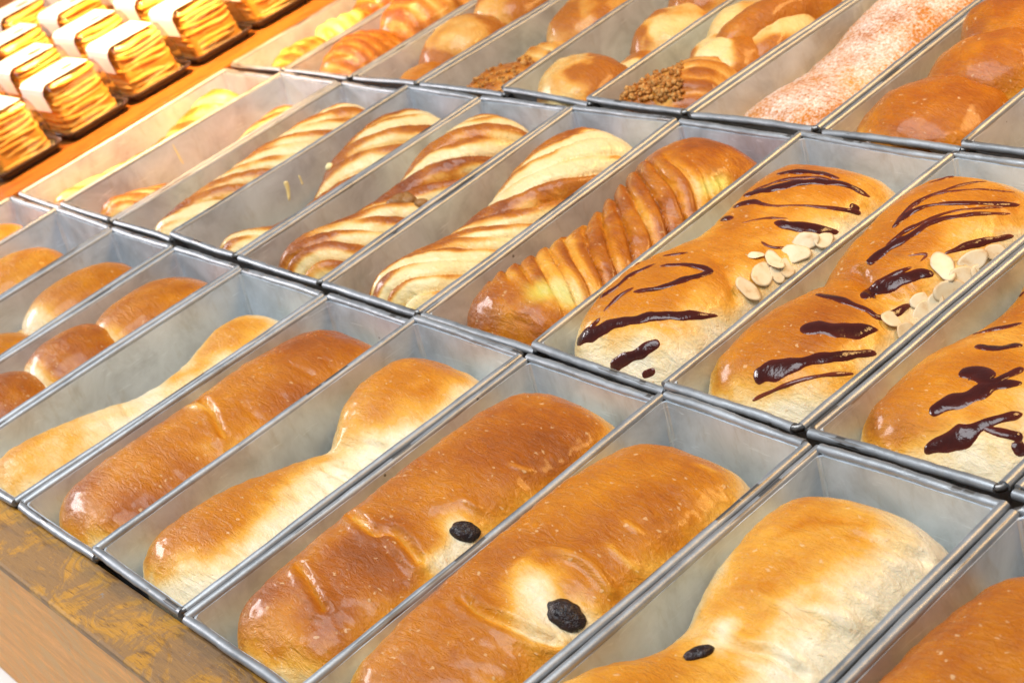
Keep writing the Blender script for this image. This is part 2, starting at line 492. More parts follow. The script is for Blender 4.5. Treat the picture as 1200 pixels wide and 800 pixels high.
# boundary x (mm) at the front and back of each row; lifted = the next tin's left rim rests on this one
ROWS = {
 1: dict(yf=-165.0, yb=0.8, x={0: (3, 3), 1: (78, 79), 2: (154, 155), 3: (229, 231.5), 4: (297, 304), 5: (378, 385),
        6: (454, 455), 7: (527, 530), 8: (605, 607), 9: (673, 678), 10: (751, 751.5), 11: (826, 826)}, lift=(1, 6, 8)),
 2: dict(yf=2.4, yb=170.0, x={0: (6, 6), 1: (75, 81), 2: (144, 152), 3: (216, 224), 4: (290, 293), 5: (372, 369),
        6: (452, 448), 7: (529, 526), 8: (603, 607), 9: (669, 676), 10: (746.5, 748), 11: (822, 824)}, lift=(1, 3, 7, 8)),
 3: dict(yf=174.2, yb=341.0, x={0: (2, 4), 1: (74, 81), 2: (155, 163), 3: (225, 235), 4: (304, 299), 5: (375, 378),
        6: (448, 457), 7: (531, 529), 8: (606, 605), 9: (681, 682)}, lift=(4, 5, 8)),
}
YJ = {(1, 4): (-.5, -.6), (1, 6): (1, .4), (1, 10): (1, .3), (2, 0): (-.4, -1), (2, 1): (0, -.5), (2, 2): (.8, 0), (2, 3): (1.5, .8), (2, 4): (.8, 1.5), (2, 5): (0, 2.4),
      (2, 6): (-.3, 1.0), (2, 7): (-.6, -1.0), (2, 8): (-.5, -2.0), (2, 9): (0, -1), (3, 0): (-1.5, 0), (3, 1): (-1, 0), (3, 2): (0, 0),
      (3, 3): (.8, 0), (3, 4): (1, 0), (3, 5): (1, 0), (3, 6): (0, 0), (3, 7): (-1.5, 0), (3, 8): (-2, 0)}
BREAD_OF = {}   # (row, col) -> short phrase for the tin's label, filled from the bread list below
TIN_LABEL = {
 (1, 0): 'tin beside the orange side board holding one plain orange bun, front row',
 (1, 1): 'tin holding a smooth round orange bun, second from the side board in the front row',
 (1, 2): 'tin holding a brown loaf of two crinkled lobes',
 (1, 3): 'tin holding a row of three dark brown rolls with pale seams',
 (1, 4): 'tin holding a thin pale low loaf that leaves the wall bare',
 (1, 5): 'tin holding a full glossy brown loaf with no raisin',
 (1, 6): 'tin holding a pale golden loaf pinched to a thin waist',
 (1, 7): 'tin holding the brown loaf whose raisin sits behind a ragged crease',
 (1, 8): 'tin holding the brown loaf with one big raisin in a pale patch',
 (1, 9): 'tin holding the pale golden waisted loaf with a half hidden raisin',
 (1, 10): 'tin at the row end holding a brown loaf past the half hidden raisin',
 (2, 0): 'tin against the orange side board holding a thin yellow twist, middle row',
 (2, 1): 'tin next to the thin yellow twist, its bread almost hidden by the wall',
 (2, 2): 'tin holding a slim pale twist with even brown stripes',
 (2, 3): 'tin with cheese drips on its wall holding a brown striped bread',
 (2, 4): 'tin holding the pale striped twist with a dark brown filling spot',
 (2, 5): 'tin holding a pale striped twist beside the dark ridged bread',
 (2, 6): 'tin holding the dark brown ridged bread with green filling spots',
 (2, 7): 'tin holding the drizzled almond bread beside the dark ridged bread',
 (2, 8): 'tin holding the drizzled almond bread between two other drizzled breads',
 (2, 9): 'tin holding the pale drizzled bread with thick dark blobs of chocolate',
 (2, 10): 'tin at the row end past the thick dark blobs of chocolate',
 (3, 0): 'tin in the rear row beside the orange board holding small orange croissants',
 (3, 1): 'tin in the rear row holding deep orange crusted lumps',
 (3, 2): 'tin in the rear row holding pale buns with an orange cap',
 (3, 3): 'tin in the rear row with crusty torn pieces low against its wall',
 (3, 4): 'tin in the rear row holding a pale round bun with two brown caps',
 (3, 5): 'tin in the rear row holding knotted bread with brown crumbs at its end',
 (3, 6): 'tin in the rear row holding the sugar dusted loaf',
 (3, 7): 'tin in the rear row holding the glossy brown braid',
 (3, 8): 'tin in the rear row past the glossy brown braid, wall mostly bare',
}
for row, d in ROWS.items():
    ncol = max(d['x'])
    for c in range(ncol):
        (xf0, xb0), (xf1, xb1) = d['x'][c], d['x'][c+1]
        ll = LF if c in d['lift'] else 0.0
        g0 = .25
        # a tin whose right neighbour rests on its rim reaches under that rim
        ov = 3.4 if (c+1) in d['lift'] else -.25
        jf, jb = YJ.get((row, c), (0, 0))
        yf, yb = d['yf']+jf, d['yb']+jb
        drop = -.0013 if (c+1) in d['lift'] else 0.0
        make_tin(row, c, ((xf0+g0)/1000, yf/1000), ((xf1+ov)/1000, yf/1000), ((xb0+g0)/1000, yb/1000), ((xb1+ov)/1000, yb/1000),
                 ll, drop, TIN_LABEL[(row, c)], row*100+c)

# ------------------------------------------------------------------ bread
BREADS = {}
def polyline_dist(V, pts):
    best = np.full(len(V), 1e9)
    pts = np.asarray(pts)
    if len(pts) == 1: return np.linalg.norm(V-pts[0], axis=1)
    for a, b_ in zip(pts[:-1], pts[1:]):
        ab = b_-a; L2 = (ab@ab)+1e-12
        tt = np.clip(((V-a)@ab)/L2, 0, 1)
        best = np.minimum(best, np.linalg.norm(V-a-tt[:, None]*ab, axis=1))
    return best
def hit(bvh, px, py):
    r = bvh.ray_cast(Vector(CAM), Vector(ray(px, py)))
    return None if r[0] is None else (np.array(r[0]), np.array(r[1]))
def catmull(P_, k=8):
    P_ = [np.asarray(p_, float) for p_ in P_]
    if len(P_) < 3:
        return [P_[0]+(P_[-1]-P_[0])*i/k for i in range(k+1)]
    Q = [2*P_[0]-P_[1]]+P_+[2*P_[-1]-P_[-2]]; out = []
    for i in range(1, len(Q)-2):
        p0, p1, p2, p3 = Q[i-1:i+3]
        for j in range(k):
            t = j/k
            out.append(.5*((2*p1)+(-p0+p2)*t+(2*p0-5*p1+4*p2-p3)*t*t+(-p0+3*p1-3*p2+p3)*t**3))
    out.append(P_[-1]); return out
def grid_normals(G, wrap=True):
    du = np.gradient(G, axis=0)
    dv = (np.roll(G, -1, 1)-np.roll(G, 1, 1)) if wrap else np.gradient(G, axis=1)
    n = np.cross(du, dv); ln = np.linalg.norm(n, axis=2, keepdims=True); ln[ln < 1e-12] = 1
    return n/ln

ZB = -44.6
def loaf_grid(t, st, ends=(18, 18), n=2.35, nu=220, nv=120, zb=ZB, seed=0, lump=1.0, p_end=2.2):
    """st: stations (y, xc, half width, z top) in mm local to the tin"""
    y0, y1 = st[0][0], st[-1][0]
    q = np.linspace(0, 1, nu); q = .65*q+.35*(.5-.5*np.cos(np.pi*q))
    y = y0+(y1-y0)*q
    S = np.array(st, float)
    xc = curve(S[:, 0], S[:, 1], y); hw = curve(S[:, 0], S[:, 2], y); zt = curve(S[:, 0], S[:, 3], y)
    def ef(tt): tt = np.clip(tt, 0, 1); return (1-(1-tt)**p_end)**(1/p_end)
    e = ef((y-y0)/ends[0])*ef((y1-y)/ends[1]); e = np.maximum(e, .004)
    zc = zb+(zt-zb)*.42
    th = np.linspace(0, 2*np.pi, nv, endpoint=False)-np.pi/2
    # more samples over the top
    th = th+.35*np.sin(2*(th))*0
    c, s = np.cos(th), np.sin(th)
    sx = np.sign(c)*np.abs(c)**(2/n); sz = np.sign(s)*np.abs(s)**(2/n)
    sz = np.where(s < 0, np.sign(s)*np.abs(s)**.5, sz)
    X = xc[:, None]+(hw*e**.85)[:, None]*sx[None]
    Zt = (zt-zc)*e; Zbm = (zc-zb)*e**.6
    Z = zc[:, None]+np.where(sz[None] > 0, Zt[:, None]*sz[None], Zbm[:, None]*sz[None])
    Y = np.repeat(y[:, None], nv, 1)
    G = np.zeros((nu, nv, 3))
    # local -> world (vectorised bilinear)
    o = t.loc(0, 0, 0); ax = (t.loc(10, 0, 0)-o)/10; ay = (t.loc(0, 10, 0)-o)/10
    oxy = (t.loc(10, 10, 0)-t.loc(10, 0, 0)-t.loc(0, 10, 0)+o)/100
    G = o+X[..., None]*ax+Y[..., None]*ay+(X*Y)[..., None]*oxy
    G[..., 2] += Z*.001
    top = np.clip((Z-zb)/8, 0, 1)
    nr = grid_normals(G)
    Pn = G.reshape(-1, 3)
    d = (fbm(Pn, 40, seed, 3)*.0011*lump+fbm(Pn*np.array([1, 1.6, 1]), 160, seed+5, 2)*.00042+fbm(Pn*np.array([.8, 1.5, 1]), 330, seed+7, 2)*.00016).reshape(nu, nv)
    G = G+nr*(d*top)[..., None]
    zrel = (Z-zb)/(zt.max()-zb)
    u = dict(y=Y, x=X-xc[:, None], z=Z, zrel=zrel, hw=hw, e=e, th=th)
    return G, u

class Bread: pass
def finish_bread(key, name, G, bake, mat, label, cat, group=None, strokes=(), thick_top=True, seed=0):
    nu, nv, _ = G.shape
    V = G.reshape(-1, 3).copy(); bake = np.asarray(bake).ravel().copy()
    F = np.array(grid_faces(nu, nv), np.int32)[:, ::-1]
    green = np.zeros(len(V))
    def bvh_of(V): return BVHTree.FromPolygons([Vector(v) for v in V[:, :3]], [tuple(f) for f in F])
    if strokes:
        bvh = bvh_of(V)
        for st in strokes:
            pts = []
            for (px, py) in (catmull(st['p'], 5) if len(st['p']) > 1 else st['p']):
                h = hit(bvh, px, py)
                if h is not None: pts.append(h[0])
            if not pts: continue
            nr = grid_normals(V.reshape(nu, nv, 3)).reshape(-1, 3)
            wv = st.get('w', 4)*.001
            D = polyline_dist(V+nr*0, pts)
            D = D*(1+.35*fbm(V, 130, seed+3, 2)*st.get('rag', 1))
            k = np.exp(-(D/wv)**2)
            amp = st.get('amp', 0)*.001
            if amp: V += nr*(amp*k)[:, None]
            lip = st.get('lip', 0)*.001
            if lip: V += nr*(lip*np.exp(-((D-1.7*wv)/wv)**2))[:, None]
            bake += st.get('b', 0)*k
            if 'set' in st: bake = bake*(1-k)+st['set']*k
            if 'green' in st: green = np.maximum(green, np.clip(k*st['green'], 0, 1))
    org = V.mean(0); org[2] = V[:, 2].min()
    me = mesh_np(name, V-org, F)
    set_attr(me, 'bake', np.clip(bake, 0, 1.2)); set_attr(me, 'green', green)
    o = link(name, me, mat); o.location = org
    tag(o, label, cat, group)
    b = Bread(); b.o = o; b.org = org; b.bvh = bvh_of(V); b.V = V; BREADS[key] = b
    return b

def bake_simple(u, G, lo=.35, hi=.8, base=.62, pale=.06, seed=0, var=.34, right_pale=0.0):
    P_ = G.reshape(-1, 3); nz = grid_normals(G)
    sh = u['zrel'].shape
    nb = fbm(P_, 28, seed, 3).reshape(sh); ns = fbm(P_, 110, seed+2, 2).reshape(sh)
    g = u['zrel']+.16*nb+.06*ns-right_pale*np.clip(u['x']/u['hw'][:, None], -1, 1)
    k = sstep(lo, hi, g)
    k2 = sstep(.05, .75, nz[..., 2]+.25*nb)
    kk = k*(.35+.65*k2)
    return pale+(base-pale)*kk+var*nb*kk*.6+.05*ns

LOAF_G = None
# --- front row ------------------------------------------------------------
def plain_loaf(key, label, st, seed, mat=None, strokes=(), ends=(20, 20), n=2.35, lo=.35, hi=.8, base=.62, pale=.06, lump=1.0, right_pale=0., name='bread_loaf', nu=220, nv=120, zb=ZB):
    t = TINS[key]
    dz, dh, dy = {1: (12.0, 4.2, 7.0), 2: (2.5, 1.5, 2.0), 3: (5, 1.5, 2)}[key[0]]
    st = [(y+dy*(y-80)/80, xc, hw+dh, z+dz) for y, xc, hw, z in st]
    G, u = loaf_grid(t, st, ends, n, nu, nv, zb=zb, seed=seed, lump=lump)
    bk = bake_simple(u, G, lo, hi, base, pale, seed, right_pale=right_pale)
    return finish_bread(key, name, G, bk, mat or CRUST, label, 'bread', None, strokes, seed=seed)

plain_loaf((1, 5), 'full glossy brown loaf without raisin, between the thin pale loaf and the waisted golden loaf',
   [(9, 0, 29, -11), (40, 0, 30, -8), (75, 0, 29.5, -8), (110, 0, 30, -8), (150, 0, 28, -13)], 11, base=.69, lo=.50, hi=.92, n=2.8, right_pale=.06,
   strokes=[dict(p=[(225, 452), (247, 480), (262, 510)], w=1.6, amp=-2.2, lip=.7, b=-.15),
            dict(p=[(205, 475), (245, 478)], w=2.0, amp=.8, b=-.25),
            dict(p=[(90, 575), (110, 560)], w=7, b=.15), dict(p=[(340, 425), (365, 440)], w=1.5, amp=-.8),
            dict(p=[(280, 470), (300, 490)], w=1.5, amp=-.7), dict(p=[(380, 420), (392, 436)], w=1.2, amp=-.6)])
plain_loaf((1, 6), 'pale golden loaf pinched to a thin waist in the front row',
   [(9, 0, 27, -16), (35, 1, 29.5, -12), (64, 3, 25, -15), (84, 6, 20, -19), (92, 7, 18, -21), (98, 6, 21, -18), (110, 4, 26, -12), (128, 3, 28, -10), (150, 2, 27, -15)], 12, base=.52, lo=.62, hi=1.02, pale=-.04, right_pale=.2, n=2.8,
   strokes=[dict(p=[(380, 548), (400, 558), (425, 570)], w=1.5, amp=-1.6, lip=.5), dict(p=[(385, 530), (420, 520), (450, 525)], w=1.4, amp=-1.0),
            dict(p=[(370, 560), (385, 575)], w=1.4, amp=-1.0), dict(p=[(335, 560), (350, 585)], w=1.3, amp=-1.0),
            dict(p=[(395, 545), (430, 548)], w=1.2, amp=-.9)])
plain_loaf((1, 7), 'brown loaf with a small raisin behind a ragged crease',
   [(9, 0, 28, -12), (40, 0, 30, -8), (75, 0, 30, -6), (110, 0, 30, -5), (152, 0, 28, -10)], 13, base=.70, lo=.48, hi=.90, n=2.8, right_pale=.06,
   strokes=[dict(p=[(413, 603), (425, 612), (440, 625), (460, 622), (475, 635), (490, 655)], w=1.7, amp=-2.2, lip=1.0, b=-.30),
            dict(p=[(350, 662), (362, 680), (378, 712)], w=1.6, amp=-2.0, lip=.9, b=-.15),
            dict(p=[(300, 745), (330, 740), (345, 770)], w=10, b=-.28), dict(p=[(545, 640), (520, 660)], w=7, set=.02),
            dict(p=[(530, 612)], w=6, b=-.45, amp=-1.0), dict(p=[(505, 595), (540, 585), (560, 595)], w=1.4, amp=1.0),
            dict(p=[(600, 545), (622, 552)], w=1.2, amp=.6, b=-.2), dict(p=[(455, 645), (470, 668)], w=1.3, amp=-.8)])
plain_loaf((1, 8), 'brown loaf with one large raisin set in a pale patch',
   [(9, 0, 27, -12), (40, 0, 30, -7), (75, 0, 30.5, -5), (110, 0, 30, -5), (146, 0, 27, -11)], 14, base=.65, lo=.50, hi=.92, n=2.8, right_pale=.08,
   strokes=[dict(p=[(625, 690), (640, 720), (675, 730)], w=9, set=.03), dict(p=[(660, 718)], w=8, amp=-1.6),
            dict(p=[(607, 668), (620, 652), (650, 645), (690, 660), (716, 692)], w=1.7, amp=1.5, b=-.12),
            dict(p=[(545, 702), (560, 715), (590, 728), (625, 742), (650, 752)], w=1.8, amp=-2.3, lip=1.1, b=-.2),
            dict(p=[(715, 640), (730, 655), (745, 667)], w=1.2, amp=.8, b=-.2), dict(p=[(735, 612), (748, 622)], w=1.2, amp=.7, b=-.2),
            dict(p=[(775, 570), (800, 590)], w=1.4, amp=-.7), dict(p=[(820, 545), (835, 552)], w=1.6, amp=.4, b=-.2)])
plain_loaf((1, 9), 'pale golden loaf with a deep waist and a half hidden raisin',
   [(9, 0, 26, -14), (38, -2, 31, -5), (60, -1, 28.5, -7), (70, 2, 25, -11), (80, 3, 24.5, -13), (104, 1, 28.5, -8), (125, 0, 30, -6), (150, 0, 28, -12)], 15, base=.48, lo=.58, hi=1.0, pale=-.04, right_pale=.16, mat=CRUST, n=2.8,
   strokes=[dict(p=[(835, 742), (870, 760), (900, 765), (940, 790)], w=1.8, amp=-1.6, lip=.7), dict(p=[(890, 700), (930, 712), (960, 715), (1000, 730)], w=2.2, amp=1.0, b=-.1),
            dict(p=[(1000, 625), (1040, 640), (1080, 655)], w=2.0, amp=-1.1, lip=.5), dict(p=[(850, 735), (840, 750)], w=4, set=.02), dict(p=[(985, 690), (1025, 715)], w=1.4, amp=.6),
            dict(p=[(905, 630), (950, 610), (1010, 612)], w=2.2, amp=-.7, b=.1)])
plain_loaf((1, 10), 'brown loaf at the row end past the half hidden raisin',
   [(9, 0, 27, -12), (60, 0, 29, -8), (118, 0, 29, -7), (148, 0, 26, -13)], 16, base=.70, lo=.42, hi=.72, n=2.8)
plain_loaf((1, 4), 'thin pale low loaf lying deep in its tin beside the brown rolls',
   [(8, 0, 28, -15), (34, 1, 28, -14), (62, 4, 23, -18), (82, 7, 18, -23), (100, 7, 19, -23), (125, 5, 23, -18), (150, 5, 22, -20)], 17, base=.42, lo=.6, hi=1.05, pale=-.04, mat=CRUST_SOFT,
   strokes=[dict(p=[(140, 470), (150, 485)], w=1.5, amp=-1.2), dict(p=[(125, 490), (135, 505)], w=1.4, amp=-1)])

# --- breads built of overlapping lobes -----------------------------------
def lobed(key, label, lobes, mat=None, seed=0, name='bread_loaf', nu=44, nv=44, strokes=(), cat='bread'):
    """lobes: (x, y, z, rx, ry, rz, turn degrees, base bake, pale bake, extra) mm local to the tin"""
    t = TINS[key]
    Vs = []; Fs = []; Bs = []; off_ = 0
    for li, lb in enumerate(lobes):
        x, y, z, rx, ry, rz, tw, base, pale = lb[:9]
        z += 7 if key[0] == 3 else 6; rx += 4; ry += 2; rz += 5; fp = lb[10] if len(lb) > 10 else 0
        ridg = lb[9] if len(lb) > 9 else 0
        th = np.linspace(0, np.pi, nu); ph_ = np.linspace(0, 2*np.pi, nv, endpoint=False)
        T, Ph = np.meshgrid(th, ph_, indexing='ij')
        n = 2.3
        def sp(a): return np.sign(a)*np.abs(a)**(2/n)
        ux, uy, uz = sp(np.sin(T))*sp(np.cos(Ph)), sp(np.sin(T))*sp(np.sin(Ph)), sp(np.cos(T))
        lx, ly, lz = ux*rx, uy*ry, uz*rz
        a = math.radians(tw)
        gx, gy = x+lx*math.cos(a)-ly*math.sin(a), y+lx*math.sin(a)+ly*math.cos(a)
        gz = np.maximum(z+lz, ZB)
        o = t.loc(0, 0, 0); ax = (t.loc(10, 0, 0)-o)/10; ay = (t.loc(0, 10, 0)-o)/10
        G = o+gx[..., None]*ax+gy[..., None]*ay
        G[..., 2] += gz*.001
        nr = np.stack([ux/rx*math.cos(a)-uy/ry*math.sin(a), ux/rx*math.sin(a)+uy/ry*math.cos(a), uz/rz], -1)
        nr /= np.linalg.norm(nr, axis=2, keepdims=True)+1e-9
        P_ = G.reshape(-1, 3)
        d = fbm(P_, 70, seed+li, 3).reshape(G.shape[:2])*(.0024 if key[0] == 3 else .0010)
        rg = 0
        if ridg:
            phs = (ly/ridg+.25*fbm(P_, 60, seed+li+9, 2).reshape(G.shape[:2]))*2*np.pi
            rg = np.abs(np.sin(phs/2))**.7
            d = d+(rg-.6)*.0016
        G = G+nr*np.where(gz > ZB+3, d, 0)[..., None]
        nb = fbm(P_, 45, seed+li*3, 3).reshape(G.shape[:2])
        nb2 = fbm(P_, 140, seed+li*3+1, 2).reshape(G.shape[:2])
        k = sstep(-.25, .65, uz+.55*nb)
        bk = pale+(base-pale)*k+.12*nb2+((.30*nb+.42*sstep(.02, .30, nb)*(uz > 0))*(base > .15) if key[0] == 3 else 0)
        if key[0] == 3: bk = np.minimum(bk, .70+.05*nb2)
        if ridg: bk = bk*(.55+.6*rg)
        if fp: bk = bk*(1-fp*(1-sstep(-.85, -.45, uy+.25*nb)))
        ii = np.arange(nu*nv).reshape(nu, nv)
        F = [(ii[i, j], ii[i+1, j], ii[i+1, (j+1) % nv], ii[i, (j+1) % nv]) for i in range(nu-1) for j in range(nv)]
        Vs.append(P_ if False else G.reshape(-1, 3)); Fs.append(np.array(F)+off_); Bs.append(bk.ravel()); off_ += nu*nv
    V = np.concatenate(Vs); F = np.concatenate(Fs); B = np.concatenate(Bs)
    org = V.mean(0); org[2] = V[:, 2].min()
    me = mesh_np(name, V-org, F); set_attr(me, 'bake', np.clip(B, 0, 1.2))
    o = link(name, me, mat or CRUST); o.location = org; tag(o, label, cat)
    b = Bread(); b.o = o; b.org = org; b.V = V
    b.bvh = BVHTree.FromPolygons([Vector(v) for v in V], [tuple(f) for f in F]); BREADS[key] = b
    return b
lobed((1, 0), 'plain orange bun in the tin beside the side board, front row',
   [(0, 128, -28, 25, 26, 17, 0, .50, .2)], CRUST, 21, 'bread_bun')
lobed((1, 1), 'smooth round orange bun second from the side board, front row',
   [(3, 112, -28, 25, 30, 19, 0, .48, .15, 0, .9), (2, 60, -30, 24, 28, 16, 0, .5, .15, 0, .9)], CRUST, 22, 'bread_bun')
lobed((1, 2), 'brown loaf of two crinkled lobes beside the dark brown rolls',
   [(4, 116, -27, 22, 34, 18, 0, .58, .12, 0, .8), (4, 52, -30, 22, 36, 17, 0, .58, .15, 0, .8), (3, 84, -34, 17, 22, 13, 0, .3, .1)], CRUST, 23)
lobed((1, 3), 'three dark brown rolls baked together with pale seams between them',
   [(4, 122, -29, 26, 35, 21, 3, .62, .18, 0, .95), (1, 80, -27, 26, 27, 20, -4, .70, .10, 0, .95), (0, 36, -27, 27, 30, 20, 0, .72, .12, 0, .95), (2, 100, -34, 22, 20, 21, 0, .06, .02), (1, 58, -34, 22, 18, 21, 0, .06, .02)], CRUST, 24)

# --- middle row: twists ---------------------------------------------------
def twist(key, label, st, seed, slant=1.0, lam=12.0, amp=2.0, base=.60, pale=.02, cover=.5, mat=None, ends=(16, 16), lo=.25, phase=0., strokes=(), sharp=.45, yr=None, n=2.2, nu=330, nv=140, name='twisted_bread', endb=0., curve_k=0., warp=1.0, rp=.22):
    t = TINS[key]
    st = [(y+3*(y-80)/80, xc, hw+3, z+{0: 17, 1: 15, 2: 13, 3: 10}.get(key[1], 10 if key[1] < 6 else 8)) for y, xc, hw, z in st]
    G, u = loaf_grid(t, st, ends, n, nu, nv, seed=seed, lump=.7)
    sh = u['y'].shape; P_ = G.reshape(-1, 3)
    xr = u['x']; hw = u['hw'][:, None]
    arc = hw*np.arcsin(np.clip(xr/hw, -1, 1))
    wrp = fbm(P_, 17, seed+4, 2).reshape(sh)*.75+fbm(P_, 60, seed+5, 2).reshape(sh)*.16
    ph_ = (u['y']-slant*arc+curve_k*(xr**2)/hw)/lam+phase+wrp*warp
    along = (u['y']*abs(slant)+arc)/math.hypot(1, slant)
    cell = np.floor(ph_); fr = ph_-cell
    bump = (fr**.75)*((1-fr)**.22)/.60 if sharp < .6 else np.sin(np.pi*fr)**sharp
    if sharp < .6: bump = bump-.55*np.exp(-(np.minimum(fr, 1-fr)/.07)**2)
    # each strand differs
    cr_ = np.random.default_rng(seed).random(200)
    rnd = cr_[(cell.astype(int)+100) % 200]
    mask = np.ones(sh)
    if yr: mask = sstep(yr[0]-8, yr[0]+4, u['y'])*(1-sstep(yr[1]-4, yr[1]+8, u['y']))
    top = np.clip((u['zrel']-.12)/.25, 0, 1)
    nr = grid_normals(G)
    G = G+nr*((bump-.62)*amp*.001*(.55+.7*rnd)*mask*top)[..., None]
    nb = fbm(P_, 45, seed+6, 3).reshape(sh); ns = fbm(P_, 140, seed+8, 2).reshape(sh)
    # brown where the strand stood proud in the oven: one flank of each strand
    Q = np.stack([along.ravel()*.001*32, ph_.ravel()*1.15, np.zeros(along.size)], -1)
    stk = fbm(Q, 1.0, seed+21, 3).reshape(sh)
    crest = sstep(.25, .75, fr)*(1-sstep(.90, 1.0, fr))
    flank = sstep(.36-cover*.6, .94-cover*.6, .42*crest+.62*stk+.55*(rnd-.5)+.26*nb-rp*np.clip(xr/hw, -1, 1))
    flank = flank*mask+(1-mask)*sstep(-.3, .5, nb+endb)
    hi = sstep(lo, lo+.35, u['zrel']+.12*nb)
    bk = pale+(base-pale)*flank*hi*(1+.35*nb)+.14*ns*hi
    return finish_bread(key, name, G, bk, mat or TWIST, label, 'bread', None, strokes, seed=seed)

twist((2, 0), 'thin yellow twist lying deep in the tin against the side board',
   [(8, -6, 18, -22), (30, -5, 17, -23), (60, -4, 13, -26), (90, -4, 13, -27), (112, -5, 17, -22), (138, -6, 20, -17), (152, -6, 18, -21)], 31, slant=.5, lam=16, amp=2.4, base=.66, pale=.22, cover=.9, nu=140, nv=70)
twist((2, 1), 'low striped bread almost hidden by its tin wall, beside the thin yellow twist',
   [(10, 1, 22, -17), (34, 3, 19, -21), (60, 7, 14, -28), (95, 8, 14, -28), (120, 6, 17, -23.5), (150, 5, 17, -22)], 32, slant=.8, lam=13, amp=2.4, base=.66, pale=.16, cover=.9, nu=140, nv=70)
twist((2, 2), 'slim pale twist with even brown stripes',
   [(6, 0, 18, -20), (30, 2, 22, -16), (70, 2, 24, -13), (110, 2, 25, -12), (152, 2, 22, -14)], 33, slant=1.0, lam=15, amp=4.2, base=.68, cover=.78, warp=.5)
twist((2, 3), 'brown striped bread with a thin cheesy waist and a small front lobe',
   [(8, 6, 22, -15), (24, 8, 22, -16), (45, 12, 15, -22), (65, 12, 15, -22), (90, 6, 22, -13), (120, 4, 27, -7), (152, 4, 26, -12)], 34, slant=1.0, lam=19, amp=3.4, base=.80, cover=.95, warp=.6)
twist((2, 4), 'pale yellow striped twist with a dark brown filling spot near its waist',
   [(7, 2, 25, -11), (28, 2, 27, -9), (55, 4, 23, -12), (80, 4, 22, -13), (110, 2, 27, -6), (130, 1, 28, -5), (154, 1, 25, -10)], 35, slant=1.0, lam=15, amp=5.0, base=.76, cover=.66, warp=1.1)
twist((2, 5), 'pale yellow striped twist beside the dark ridged bread',
   [(7, 3, 25, -12), (28, 3, 28, -9), (55, 6, 24, -12), (80, 6, 25, -12), (110, 3, 29, -6), (130, 2, 30, -5), (154, 2, 27, -10)], 36, slant=.95, lam=14, amp=4.8, base=.72, cover=.84, warp=1.2, phase=.35)
twist((2, 6), 'dark brown ridged bread with green filling showing at both ends',
   [(7, 1, 29, -8), (26, 1, 31, -1), (50, 2, 29, -2), (80, 3, 27, -4), (105, 2, 28, -1), (130, 1, 30, 2), (156, 1, 27, -5)], 37, slant=-.5, lam=8.5, amp=2.6, base=.70, pale=.36, cover=.95, warp=1.3, rp=.22, yr=(30, 120), endb=.55, lo=.1, mat=CRUST, curve_k=0.0,
   strokes=[dict(p=[(632, 340), (655, 338), (668, 348)], w=5, green=.8, amp=-.8, b=-.3), dict(p=[(828, 220), (845, 214)], w=4, green=.9, b=-.3, amp=-.6)])

# --- drizzled almond breads -----------------------------------------------
plain_loaf((2, 7), 'golden waisted bread with chocolate drizzle and almond flakes beside the dark ridged bread',
   [(5, -.5, 31, -5), (24, -1.5, 32.5, 4), (48, -3, 32.5, 8), (68, -3, 31, 5), (82, -2, 30, 2), (105, 0, 31.5, 4), (126, 0, 32, 5), (152, 0, 29, -3)], 41, n=2.9, base=.56, lo=.58, hi=.98, pale=.0, right_pale=.10,
   strokes=[dict(p=[(840, 300), (858, 330), (862, 350)], w=2.2, amp=-1.6)])
plain_loaf((2, 8), 'golden waisted drizzled bread between the two other drizzled breads',
   [(6, 0, 29, -5), (26, 0, 31, 2), (50, 0, 30, 4), (66, 0, 27.5, 1), (73, 0, 26, -1), (80, 0, 27, 2), (100, 0, 29.5, 6), (126, 0, 31, 7), (153, 0, 28, -1)], 42, n=2.7, base=.60, lo=.58, hi=.98, pale=.0, right_pale=.12,
   strokes=[dict(p=[(1008, 318), (1022, 340), (1050, 352)], w=2.4, amp=-1.8, lip=.6)])
plain_loaf((2, 9), 'pale golden drizzled bread with thick dark blobs of chocolate at the row end',
   [(6, 0, 31, -6), (28, 0, 33, 0), (55, 0, 33, 1), (76, 1, 30, -3), (90, 1, 30, -3), (112, 0, 33, 1), (130, 0, 33, 2), (154, 0, 30, -5)], 43, n=2.7, base=.58, lo=.64, hi=1.02, pale=.0, right_pale=.16)

# --- rear row -------------------------------------------------------------
lobed((3, 0), 'small orange croissants in the rear tin beside the side board',
   [(3, 34, -30, 18, 26, 17, 10, .50, .2, 9), (6, 70, -29, 18, 24, 18, -10, .45, .2, 9), (5, 110, -26, 20, 28, 20, 5, .45, .2, 9)], TWIST, 51, 'bread_croissant')
lobed((3, 1), 'deep orange crusted lumps in the rear row, dark at the edges',
   [(2, 34, -28, 24, 30, 23, 8, .66, .2, 8), (2, 84, -24, 26, 28, 24, 0, .52, .12, 11), (2, 130, -24, 26, 28, 22, 0, .5, .12)], TWIST, 52)
lobed((3, 2), 'pale buns with orange caps in the rear row',
   [(8, 22, -30, 18, 22, 15, 10, .62, .25), (4, 58, -24, 24, 28, 21, 8, .48, .03), (4, 104, -22, 25, 28, 22, 0, .50, .05), (2, 140, -24, 24, 22, 20, 0, .5, .1)], TWIST, 53, 'bread_bun')
lobed((3, 3), 'crusty torn pieces lying low in their rear tin',
   [(8, 24, -28, 22, 24, 15, 20, .60, .1, 9), (10, 56, -29, 18, 22, 14, -10, .58, .15, 8), (8, 96, -24, 22, 30, 20, 10, .50, .08), (8, 134, -22, 22, 26, 20, 0, .55, .1)], TWIST, 54, 'bread_piece')
